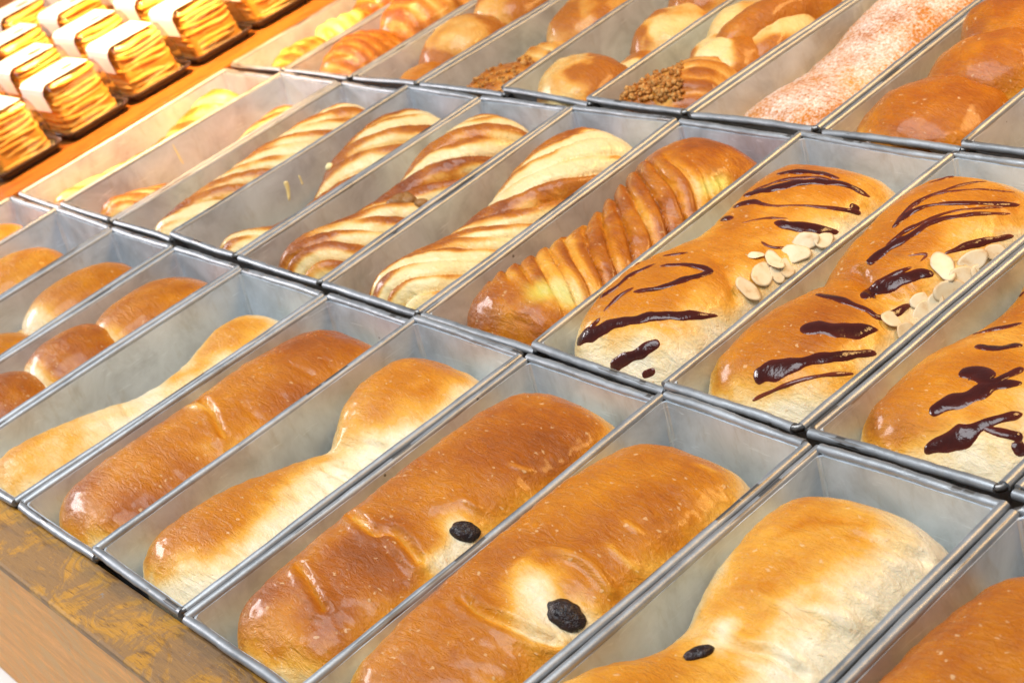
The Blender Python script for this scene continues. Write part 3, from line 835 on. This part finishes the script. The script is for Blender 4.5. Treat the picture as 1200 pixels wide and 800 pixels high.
lobed((3, 4), 'pale round bun with two brown caps in the rear row',
   [(4, 24, -24, 25, 24, 20, 0, .40, .03), (10, 58, -32, 17, 20, 12, 0, .2, .03), (8, 90, -28, 21, 26, 18, 12, .30, .04), (6, 128, -24, 22, 28, 22, 0, .45, .05)], TWIST, 55, 'bread_bun')
lobed((3, 5), 'knotted pale and brown bread with crumbs at its front end, rear row',
   [(-8, 22, -27, 18, 20, 16, 0, .66, .3), (8, 32, -25, 20, 24, 18, 30, .50, .05, 9), (2, 62, -26, 23, 20, 18, -20, .22, .03), (-6, 88, -24, 20, 24, 20, 10, .30, .04), (8, 92, -22, 12, 40, 20, -14, .74, .45), (17, 84, -26, 14, 26, 16, 0, .22, .03), (0, 132, -24, 24, 28, 20, 0, .5, .1)], TWIST, 56, 'bread_knot')
plain_loaf((3, 6), 'long waisted loaf dusted white with powdered sugar in the rear row',
   [(5, 0, 28, -14), (30, 0, 31, -9), (60, 0, 29, -10), (80, 0, 29, -8), (100, 0, 31.5, -3), (130, 0, 32, -1), (156, 0, 28, -8)], 57, base=.55, lo=.2, hi=.6, pale=.15, mat=CRUST_SUGAR, nu=150, nv=90)
lobed((3, 7), 'glossy brown braid of overlapping strands in the rear row',
   [(0, 28, -26, 30, 29, 22, 10, .76, .30), (6, 66, -22, 27, 24, 22, 28, .70, .12), (-2, 98, -22, 28, 24, 24, -22, .72, .15), (5, 132, -20, 28, 26, 22, 25, .72, .2)], CRUST, 58, 'bread_braid')
lobed((3, 8), 'piece of brown bread lying low in the rear tin past the braid',
   [(10, 40, -32, 22, 36, 14, 0, .6, .2)], CRUST, 59, 'bread_piece')

# ------------------------------------------------------------------ raisins, chocolate, almonds
def raisin(key, px, py, la, lb, turn, lift=.0003, seed=0):
    b = BREADS[key]; h = None
    for k in range(20):
        h = hit(b.bvh, px+k*3, py+k*1.5)
        if h is not None: h = hit(b.bvh, px+k*3+6, py+k*1.5+3) or h; break
    if h is None: print('raisin miss', key, px, py); return
    pos, nr = h
    if nr@(CAM-pos) < 0: nr = -nr
    z = nr/np.linalg.norm(nr); x = CR-(CR@z)*z; x /= np.linalg.norm(x); y = np.cross(z, x)
    a = math.radians(turn); xx = x*math.cos(a)+y*math.sin(a); yy = -x*math.sin(a)+y*math.cos(a)
    nu, nv = 26, 36
    T, Ph = np.meshgrid(np.linspace(0, np.pi, nu), np.linspace(0, 2*np.pi, nv, endpoint=False), indexing='ij')
    L = np.stack([np.sin(T)*np.cos(Ph)*la, np.sin(T)*np.sin(Ph)*lb, np.cos(T)*lb*.62], -1)*.001
    w = fbm(L.reshape(-1, 3)*np.array([.55, 1.3, 1.3]), 420, seed, 2).reshape(nu, nv)
    L = L*(1+.02*np.sin(5*Ph)[..., None])*(1-.22*np.abs(w)[..., None]+.05)
    W_ = pos+z*lift+L[..., :1]*xx+L[..., 1:2]*yy+L[..., 2:]*z
    me = mesh_np('raisin', W_.reshape(-1, 3)-b.org, np.array(grid_faces(nu, nv), np.int32))
    link('raisin', me, RAISIN, b.o)
raisin((1, 8), 657, 718, 6.4, 4.6, -35, seed=1)
raisin((1, 7), 539, 620, 5.2, 3.6, -12, seed=2)
raisin((1, 9), 813, 763, 4.6, 2.6, 5, seed=3)

def drizzle(key, pts, wpx, name='chocolate_drizzle', h=.0008, seed=0):
    """pts: photo pixels along the stroke; wpx: width in pixels at each point"""
    b = BREADS[key]
    if isinstance(wpx, (int, float)): wpx = [wpx*.55]+[wpx]*(len(pts)-2)+[wpx*.6] if len(pts) > 2 else [wpx, wpx*.8]
    P_ = catmull([(p_[0], p_[1], w) for p_, w in zip(pts, wpx)], 9)
    C = []
    for px, py, w in P_:
        hh = hit(b.bvh, px, py)
        if hh is None: continue
        pos, nr = hh
        if nr@(CAM-pos) < 0: nr = -nr
        dist = (pos-CAM)@CF
        C.append((pos, nr, (1.65 if key != D9 else 1.4)*max(w, 1.5)*dist/FPX))
    if len(C) < 3: print('drizzle miss', key, pts[0]); return
    nC = len(C); nv = 11; V = []; T_ = []
    r_ = np.random.default_rng(seed+int(pts[0][0])); pa = r_.uniform(0, 6, 4)
    arc = 0
    for i, (pos, nr, w) in enumerate(C):
        tg = C[min(i+1, nC-1)][0]-C[max(i-1, 0)][0]; tg /= np.linalg.norm(tg)+1e-9
        if i: arc += np.linalg.norm(pos-C[i-1][0])
        sd = np.cross(nr, tg); sd /= np.linalg.norm(sd)+1e-9
        # rounded ends
        q = i/(nC-1); e = min(1, math.sqrt(max(0, 1-(1-min(1, q*nC/3.5))**2)))*min(1, math.sqrt(max(0, 1-(1-min(1, (1-q)*nC/3.5))**2)))
        w1 = w*(1+.16*math.sin(arc*330+pa[0])+.10*math.sin(arc*800+pa[1])); w2 = w*(1+.16*math.sin(arc*400+pa[2])+.10*math.sin(arc*700+pa[3]))
        hh = min(h, .32*w)*(1+.25*math.sin(arc*400+pa[1]))
        for j in range(nv):
            l = -1+2*j/(nv-1)
            off_ = sd*l*(w1 if l < 0 else w2)*.5*max(e, .03)
            base = pos+off_
            near = b.bvh.find_nearest(Vector(base))
            q_ = np.array(near[0]); n_ = np.array(near[1])
            if n_@nr < 0: n_ = -n_
            k = max(0, 1-l*l)**.5
            V.append(q_+n_*(-.00025+hh*k*max(e, .05))-b.org); T_.append(k*max(e, .1)*min(1, w/.0045))
    F = np.array(grid_faces(nC, nv, False), np.int32)
    me = mesh_np(name, np.array(V), F); set_attr(me, 'thick', T_)
    link(name, me, CHOC, b.o)

D7, D8, D9 = (2, 7), (2, 8), (2, 9)
# first drizzled bread (photo pixels)
for pts, w in [
  ([(668, 408), (690, 392), (730, 377), (780, 370), (845, 370)], [7, 13, 10, 10, 5]),
  ([(715, 432), (735, 420), (758, 408), (774, 400)], [12, 11, 10, 7]),
  ([(752, 442), (768, 432)], 8),
  ([(740, 342), (770, 338), (800, 328), (832, 318), (800, 310), (772, 312)], [4, 6, 8, 7, 6, 4]),
  ([(700, 350), (720, 338), (740, 322), (770, 308)], [6, 6, 6, 4]),
  ([(742, 312), (770, 296), (800, 282), (815, 272)], [5, 6, 7, 4]),
  ([(775, 300), (808, 296)], 5),
  ([(842, 257), (860, 256)], 7),
  ([(858, 242), (880, 237), (905, 241), (945, 241), (990, 246), (1010, 250)], [5, 7, 3, 3, 5, 5]),
  ([(905, 260), (940, 266), (985, 272)], [6, 11, 6]),
  ([(870, 229), (900, 222), (940, 214), (985, 215), (1022, 232)], [6, 9, 9, 7, 4]),
  ([(908, 204), (935, 201), (960, 203), (985, 210)], [5, 8, 7, 4]),
  ([(995, 240), (1008, 246)], 7),
  ([(890, 282), (905, 290), (925, 290)], 4),
  ([(880, 224), (915, 212), (955, 208), (1000, 220)], [3, 4, 4, 3]),
  ([(706, 366), (722, 350), (744, 336)], 5), ([(866, 262), (895, 256), (930, 256)], 3),
  ([(690, 386), (704, 372)], 5)]:
    drizzle(D7, pts, w)
for pts, w in [
  ([(882, 442), (905, 434), (940, 424), (990, 416), (1030, 414)], [16, 20, 13, 9, 6]),
  ([(880, 470), (905, 458), (950, 442), (1005, 437)], [3, 4, 4, 4]),
  ([(936, 384), (965, 385), (1000, 387), (1030, 386)], [12, 17, 16, 5]),
  ([(955, 344), (980, 350), (1010, 360), (1030, 372), (1048, 366), (1068, 356)], [6, 9, 6, 6, 8, 4]),
  ([(1008, 350), (1035, 336), (1062, 325), (1096, 320)], [9, 14, 13, 8]),
  ([(1016, 310), (1030, 298), (1060, 280), (1090, 262), (1130, 252), (1190, 250)], [8, 11, 8, 6, 5, 3]),
  ([(1045, 268), (1065, 250), (1095, 240), (1130, 238), (1198, 240)], [6, 8, 4, 6, 6]),
  ([(1050, 262), (1070, 240), (1110, 222), (1150, 213), (1198, 214)], [5, 5, 4, 4, 4]),
  ([(1105, 298), (1140, 286), (1190, 276)], [4, 7, 5]),
  ([(1085, 215), (1120, 207), (1160, 209)], 5),
  ([(1060, 300), (1085, 298), (1075, 310)], 3),
  ([(1036, 290), (1070, 266), (1120, 247), (1190, 242)], [5, 5, 3, 3]),
  ([(1058, 252), (1090, 230), (1140, 222), (1195, 226)], [4, 4, 3, 3]),
  ([(1012, 344), (1040, 326), (1070, 312)], [5, 7, 4])]:
    drizzle(D8, pts, w)
for pts, w in [
  ([(1088, 484), (1110, 474), (1140, 462), (1165, 452), (1200, 448)], [14, 20, 22, 18, 8]),
  ([(1122, 438), (1145, 436), (1160, 448), (1180, 440), (1200, 430)], [16, 22, 16, 10, 8]),
  ([(1082, 530), (1105, 518), (1130, 510), (1160, 494), (1200, 484)], [10, 20, 22, 12, 8]),
  ([(1150, 500), (1175, 508), (1200, 512)], [8, 10, 14]),
  ([(1190, 515), (1200, 535)], 16),
  ([(1142, 405), (1165, 408), (1200, 404)], [8, 13, 12]),
  ([(1138, 392), (1165, 386), (1200, 378)], [6, 8, 8]),
  ([(1186, 350), (1200, 344)], 12)]:
    drizzle(D9, pts, w)

def almond(key, px, py, la, lb, turn, tilt, seed):
    b = BREADS[key]; h = hit(b.bvh, px, py)
    if h is None: print('almond miss', key, px, py); return
    pos, nr = h
    if nr@(CAM-pos) < 0: nr = -nr
    r_ = np.random.default_rng(seed)
    z = nr+CR*(tilt*.3+r_.uniform(-.22, .22))+CU*r_.uniform(-.28, .16); z /= np.linalg.norm(z)
    x = CR-(CR@z)*z; x /= np.linalg.norm(x); y = np.cross(z, x)
    a = math.radians(turn); xx = x*math.cos(a)+y*math.sin(a); yy = -x*math.sin(a)+y*math.cos(a)
    n = 22; V = []; F = []; rim = []
    la, lb = la*1.12, lb*1.15
    for lay, (sc, zz) in enumerate(((.80, -.10), (1.0, -.08), (1.0, .08), (.80, .12))):
        for k in range(n):
            t = 2*math.pi*k/n
            ra = (1+.10*math.cos(t))*(1+.07*math.sin(3*t+seed)+.05*math.sin(5*t+2*seed))     # blunt and pointed end, chipped edge
            X = la*math.cos(t)*sc; Y = lb*math.sin(t)*sc*(1-.22*math.cos(t))*ra
            Z = zz+.10*la*((X/la)**2)*math.sin(seed*2.1)
            V.append(pos+nr*.0006+(X*xx+Y*yy+Z*z)*.001-b.org); rim.append(1.0 if sc == 1.0 else 0.0)
    for lay in range(3):
        for k in range(n):
            kk = (k+1) % n; F.append((lay*n+k, lay*n+kk, (lay+1)*n+kk, (lay+1)*n+k))
    F.append(tuple(reversed(range(n)))); F.append(tuple(3*n+k for k in range(n)))
    me = mesh_from('almond_flake', V, F); set_attr(me, 'rim', rim)
    o = link('almond_flake', me, ALMOND, b.o)
for i, a in enumerate([(893, 322, 5.4, 3.8, 60, 0), (907, 306, 5.0, 3.4, 100, .4), (932, 298, 5.6, 3.2, 5, .2), (944, 284, 5.0, 3.2, 20, 0), (876, 340, 5.4, 3.4, -30, -.3), (922, 314, 4.4, 3.0, 70, .3), (910, 322, 3.5, 2.6, 120, .2), (965, 282, 4.0, 2.6, 30, .1), (886, 300, 3.0, 2.2, 0, 0)]):
    almond(D7, *a, i)
for i, a in enumerate([(1106, 314, 5.6, 3.4, -70, .2), (1048, 376, 5.2, 3.2, 15, 0), (1082, 366, 4.8, 3.0, 50, .2), (1112, 342, 6.0, 3.6, 10, 0), (1140, 306, 5.4, 3.2, 30, .3), (1128, 324, 5.0, 3.2, 20, .1), (1060, 390, 4.4, 3.0, 40, .3), (1150, 322, 4.4, 3.0, -20, .1), (1096, 356, 4.0, 2.6, 80, .1), (1165, 296, 4.2, 2.6, 10, .1), (1078, 352, 3.6, 2.4, 30, .1)]):
    almond(D8, *a, 40+i)

# ------------------------------------------------------------------ boxed layer cakes on the side board
def clear_plastic():
    m, nt, b = new_mat('clear_lid')
    out = nt.nodes['Material Output']; nt.nodes.remove(b)
    tr = N(nt, 'ShaderNodeBsdfTransparent'); tr.inputs[0].default_value = (.97, .97, .96, 1)
    gl = N(nt, 'ShaderNodeBsdfGlossy'); gl.inputs['Roughness'].default_value = .08
    fr = N(nt, 'ShaderNodeFresnel'); fr.inputs['IOR'].default_value = 1.45
    nt.links.new(bumpn(nt, noise_node(nt, objco(nt), 60, 2), .15, .002), gl.inputs['Normal'])
    mx = N(nt, 'ShaderNodeMixShader')
    nt.links.new(mathn(nt, 'MULTIPLY', fr.outputs[0], 0.6, clamp=True), mx.inputs[0])
    nt.links.new(tr.outputs[0], mx.inputs[1]); nt.links.new(gl.outputs[0], mx.inputs[2])
    nt.links.new(mx.outputs[0], out.inputs['Surface'])
    return m
LID = clear_plastic()
BASEP = plain('dark_plastic_tray', (.045, .03, .024), .22, 0, .3)
PAPER = plain('white_paper_label', (.86, .85, .82), .6)
LOGO_R = plain('label_mark_red', (.55, .10, .05), .6); LOGO_G = plain('label_mark_green', (.35, .45, .05), .6)
CAKE = crust_material('layer_cake_crumb', gloss=.1, rough=.5, flecks=0,
    stops=[(0.0, (0.92, 0.66, 0.22)), (0.28, (0.90, 0.52, 0.10)), (0.55, (0.84, 0.36, 0.04)), (0.8, (0.70, 0.25, 0.02)), (1.0, (0.45, 0.12, .01))])

def rrect(hx, hy, r, k=4):
    pts = []
    for cx, cy, a0 in ((1, -1, -90), (1, 1, 0), (-1, 1, 90), (-1, -1, 180)):
        for i in range(k+1):
            a = math.radians(a0+90*i/k); pts.append((cx*(hx-r)+r*math.cos(a), cy*(hy-r)+r*math.sin(a)))
    return pts
def loft(name, rings, cap0=False, cap1=True):
    V = []; F = []; n = len(rings[0][0])
    for pts, z in rings: V += [(x, y, z) for x, y in pts]
    for i in range(len(rings)-1):
        for j in range(n):
            jj = (j+1) % n; F.append((i*n+j, i*n+jj, (i+1)*n+jj, (i+1)*n+j))
    if cap0: F.append(tuple(reversed(range(n))))
    if cap1: F.append(tuple((len(rings)-1)*n+j for j in range(n)))
    return mesh_from(name, V, F)
mm = .001
HX, HY = 33*mm, 25.5*mm
SL = 13*mm        # how far the lid leans in towards its top
HT = 39.0
lid_me = loft('lid', [(rrect(HX-1*mm, HY-1*mm, 6*mm), 6*mm), (rrect(HX-2*mm, HY-1.4*mm, 6*mm), 8*mm), (rrect(HX-6*mm, HY-2.2*mm, 6*mm), 21*mm), (rrect(HX-11*mm, HY-3.2*mm, 6*mm), 33.5*mm),
                      (rrect(HX-13*mm, HY-4.4*mm, 5.5*mm), 37.5*mm), (rrect(HX-16*mm, HY-7*mm, 4*mm), 39*mm)])
base_me = loft('base_tray', [(rrect(HX-5*mm, HY-4*mm, 5*mm), 0), (rrect(HX-3*mm, HY-2.5*mm, 6*mm), 4.5*mm), (rrect(HX, HY, 7*mm), 5.4*mm), (rrect(HX, HY, 7*mm), 6.4*mm),
                      (rrect(HX-2.5*mm, HY-2.5*mm, 6*mm), 6.4*mm), (rrect(HX-4*mm, HY-3.4*mm, 5*mm), 1.6*mm)], cap0=True)
def label_mesh():
    """paper band folded over the lid top and down its near end"""
    prof = [(-HY+1.75*mm, 22*mm), (-HY+2.3*mm, 28*mm), (-HY+2.8*mm, 33*mm), (-HY+3.6*mm, 36.6*mm), (-HY+5.6*mm, 38.8*mm), (-HY+8*mm, 39.4*mm), (HY-9*mm, 39.4*mm)]
    V = []; F = []
    for i, (y, z) in enumerate(prof):
        hx = HX-(2+13*z/(39*mm))*mm
        hx = min(hx, HX-14.5*mm) if z > 36*mm else hx-3*mm
        k = 6
        for j in range(k+1):
            V.append((-hx+2*hx*j/k, y-.35*mm*(z < 38*mm), z+.15*mm))
    for i in range(len(prof)-1):
        for j in range(6): F.append((i*7+j, i*7+j+1, (i+1)*7+j+1, (i+1)*7+j))
    n = len(V); V += [(x, y+.25*mm*(z < 38*mm), z-.25*mm) for x, y, z in V[:]]
    F += [tuple(n+a for a in reversed(f)) for f in F[:]]
    return mesh_from('paper_label', V, F)
label_me = label_mesh()
def ell(name, hx, hy):
    V = [(hx*math.cos(2*math.pi*k/18), hy*math.sin(2*math.pi*k/18), 0) for k in range(18)]
    return mesh_from(name, V, [tuple(range(18))])
mark_me = {0: ell('label_mark_red', 4*mm, 6*mm), 1: ell('label_mark_green', 3*mm, 5*mm)}
mark_me[0].materials.append(LOGO_R); mark_me[1].materials.append(LOGO_G)
for me_, mt in ((lid_me, LID), (base_me, BASEP), (label_me, PAPER)): me_.materials.append(mt)

def cake_layer_mesh(seed):
    r_ = np.random.default_rng(seed)
    nu, nv = 46, 24
    T, Ph = np.meshgrid(np.linspace(0, np.pi, nu), np.linspace(0, 2*np.pi, nv, endpoint=False), indexing='ij')
    # long axis = local y
    def sp(a, n): return np.sign(a)*np.abs(a)**(2/n)
    y = sp(np.cos(T), 5); rr = np.abs(np.sin(T))**(2/5)
    x = sp(np.cos(Ph), 5)*rr; z = sp(np.sin(Ph), 2.6)*rr
    P_ = np.stack([x*25.5*mm, y*20.5*mm, z*3.1*mm], -1)
    Q = P_.reshape(-1, 3)
    w = fbm(Q*np.array([1.2, 1, 1])+seed, 90, seed, 3).reshape(nu, nv)
    w2 = fbm(Q*np.array([1, .4, 2])+seed, 260, seed+3, 2).reshape(nu, nv)
    P_[..., 0] += np.sign(x)*(np.abs(x) > .5)*(w*2.6+w2*1.1)*mm
    P_[..., 2] += (w*1.0+.6*w2)*mm + (np.sin(y*3+seed)*.7*mm)
    P_[..., 1] += np.sign(y)*(np.abs(y) > .6)*w*1.8*mm
    me = mesh_np('layer', P_.reshape(-1, 3), np.array(grid_faces(nu, nv), np.int32)[:, ::-1])
    bk = np.clip(.30+.50*w+.30*w2+.26*(z < -.2)*1.0-.10*(z > .4), .02, .85)  # darker undersides, lighter tops: crevice shade painted into the layer colour
    set_attr(me, 'bake', bk.ravel()); me.materials.append(CAKE)
    me.polygons.foreach_set('use_smooth', [True]*len(me.polygons))
    return me
layer_me = [cake_layer_mesh(s) for s in range(70, 77)]
core_me = loft('cake_core', [(rrect(24*mm, 19*mm, 4*mm), .5*mm), (rrect(22*mm, 18.5*mm, 4*mm), 14*mm), (rrect(16*mm, 17.5*mm, 4*mm), 31*mm)], cap0=True)
set_attr(core_me, 'bake', [.6]*len(core_me.vertices)); core_me.materials.append(CAKE)
for me_ in (lid_me, base_me): me_.polygons.foreach_set('use_smooth', [True]*len(me_.polygons)); me_.set_sharp_from_angle(angle=math.radians(50))
lines = [(-.0585, [.0315, .085, .1385, .192, .2455, .299]), (-.142, [.045, .098, .151, .204, .257, .310]), (-.226, [.070, .123, .176, .229, .282, .335]), (-.308, [.110, .163, .216, .269, .322])]
ORD = ['first', 'second', 'third', 'fourth', 'fifth', 'sixth']
idx = 0
for li, (bx, ys) in enumerate(lines):
    for k, by in enumerate(ys):
        rj = np.random.default_rng(500+idx)
        z0 = -.0014
        rot = rj.uniform(-.03, .03)
        box = empty('cake_box', (bx+rj.uniform(-1, 1)*mm, by, z0)); box.rotation_euler[2] = rot
        where = ['in the line along the bread tins', 'in the second line behind the tins', 'in the third line back from the tins', 'in the farthest line from the tins'][li]
        tag(box, f'clear lidded box on a dark tray, {ORD[k]} {where}', 'cake box', 'boxed layer cakes')
        for nm, me_ in (('base_tray', base_me), ('lid', lid_me), ('paper_label', label_me)):
            o = bpy.data.objects.new(nm, me_); COL.objects.link(o); o.parent = box
            if nm == 'paper_label': lab = o
        if li > 0 or k % 2:
            o = bpy.data.objects.new('printed_mark', mark_me[(idx+li) % 2]); COL.objects.link(o); o.parent = lab
            o.location = (rj.uniform(2, 10)*mm, rj.uniform(2, 8)*mm, 39.8*mm)
        cake = empty('layer_cake', (box.location[0], by, z0+1.8*mm)); cake.rotation_euler[2] = rot
        tag(cake, f'stacked golden cake in the {ORD[k]} box {where}', 'cake', 'boxed layer cakes inside')
        o = bpy.data.objects.new('cake_core', core_me); COL.objects.link(o); o.parent = cake
        nl = 9
        for q in range(nl):
            o = bpy.data.objects.new('layer', layer_me[int(rj.integers(0, 7))]); COL.objects.link(o); o.parent = cake
            hgt = (2.8+q*3.72)*mm
            s = 1-.034*q-(.02 if q == nl-1 else 0)
            o.location = (rj.uniform(-1.0, 1.0)*mm, rj.uniform(-.8, .8)*mm, hgt)
            o.scale = (max(.80, s), 1-.013*q, .84); o.rotation_euler = (rj.uniform(-.03, .03), rj.uniform(-.03, .03), rj.uniform(-.04, .04)+(math.pi if rj.random() > .5 else 0))
        idx += 1

# ------------------------------------------------------------------ small toppings
def blob_parts(key, name, px_list, r_mm, mat, seed=0, squash=.6, n=10):
    b = BREADS[key]
    for i, (px, py) in enumerate(px_list):
        h = hit(b.bvh, px, py)
        if h is None: continue
        pos, nr = h
        if nr@(CAM-pos) < 0: nr = -nr
        r_ = np.random.default_rng(seed+i)
        T, Ph = np.meshgrid(np.linspace(0, np.pi, n), np.linspace(0, 2*np.pi, n+4, endpoint=False), indexing='ij')
        D = np.stack([np.sin(T)*np.cos(Ph), np.sin(T)*np.sin(Ph), np.cos(T)], -1)
        rr = r_mm*.001*r_.uniform(.7, 1.25)
        w = fbm(D.reshape(-1, 3)*rr+r_.random(3), 260, seed+i, 3).reshape(n, n+4)
        D = D*(rr*(1+.55*w))[..., None]
        ax = np.cross(nr, [0, 0, 1.]); ax /= np.linalg.norm(ax)+1e-9; ay = np.cross(nr, ax)
        W_ = pos+D[..., :1]*ax*r_.uniform(.8, 1.5)+D[..., 1:2]*ay+D[..., 2:]*nr*squash
        me = mesh_np(name, W_.reshape(-1, 3)-b.org, np.array(grid_faces(n, n+4), np.int32)); set_attr(me, 'bake', np.clip(.15+.5*w, 0, 1).ravel())
        link(name, me, mat, b.o)
CHEESE = plain('melted_cheese', (.86, .74, .36), .4, bump=(300, .4, .001))
FILL = crust_material('meat_filling', gloss=.1, flecks=0, stops=[(0, (.34, .17, .05)), (.5, (.22, .10, .03)), (1, (.10, .04, .015))])
blob_parts((2, 3), 'melted_cheese', [(386, 195), (378, 205), (370, 214), (358, 226), (350, 236), (340, 246), (330, 255), (392, 180), (362, 232)], 3.6, CHEESE, 3, .8)
blob_parts((2, 4), 'meat_filling', [(468, 236), (476, 236), (485, 237), (494, 238)], 3.6, FILL, 9, .7)
def crumbs(key, name, box, count, r_mm, mat, seed):
    b = BREADS[key]; r_ = np.random.default_rng(seed); V = []; F = []
    for i in range(count):
        px, py = r_.uniform(box[0], box[2]), r_.uniform(box[1], box[3])
        h = hit(b.bvh, px, py)
        if h is None: continue
        pos, nr = h
        rr = r_mm*.001*r_.uniform(.4, 1.3); o0 = len(V)
        M_ = np.linalg.qr(r_.normal(size=(3, 3)))[0]
        for sx in (-1, 1):
            for sy in (-1, 1):
                for sz in (-1, 1): V.append(pos+nr*rr*.5+M_@(np.array([sx, sy, sz])*rr*r_.uniform(.6, 1.1, 3))-b.org)
        F += [tuple(o0+k for k in f) for f in ((0, 1, 3, 2), (4, 6, 7, 5), (0, 4, 5, 1), (2, 3, 7, 6), (0, 2, 6, 4), (1, 5, 7, 3))]
    me = mesh_np(name, np.array(V), np.array(F)); set_attr(me, 'bake', np.random.default_rng(1).uniform(.1, .8, len(V)))
    tag(link(name, me, mat, b.o), kind='stuff')
CRUMB = crust_material('toasted_crumbs', gloss=0, rough=.6, flecks=0, stops=[(0, (.72, .44, .16)), (.4, (.50, .22, .05)), (.8, (.26, .09, .015)), (1, (.14, .04, .01))])
crumbs((3, 5), 'crumb_topping', (722, 65, 800, 118), 420, 1.0, CRUMB, 5)
crumbs((3, 3), 'crumb_topping', (540, 62, 660, 110), 160, .9, CRUMB, 6)

def wall_drip(key, pts, wpx):
    t = TINS[key]; body = [c for c in t.root.children if c.name.startswith('tin_body')][0]
    o = np.array(t.root.location)
    fake = Bread(); fake.org = o; fake.o = t.root
    fake.bvh = BVHTree.FromPolygons([Vector(np.array(v.co)+o) for v in body.data.vertices], [tuple(p_.vertices) for p_ in body.data.polygons])
    BREADS['drip'] = fake
    drizzle('drip', pts, wpx, 'cheese_drip', .0006); 
    for c in t.root.children:
        if c.name.startswith('cheese_drip'): c.data.materials.clear(); c.data.materials.append(CHEESE)
wall_drip((2, 3), [(334, 212), (337, 222), (339, 236)], [4, 4, 2])
wall_drip((2, 3), [(350, 205), (353, 212), (355, 217)], [2, 2, 2])
wall_drip((2, 1), [(200, 165), (208, 180), (216, 194)], [1.5, 1.5, 1.5])
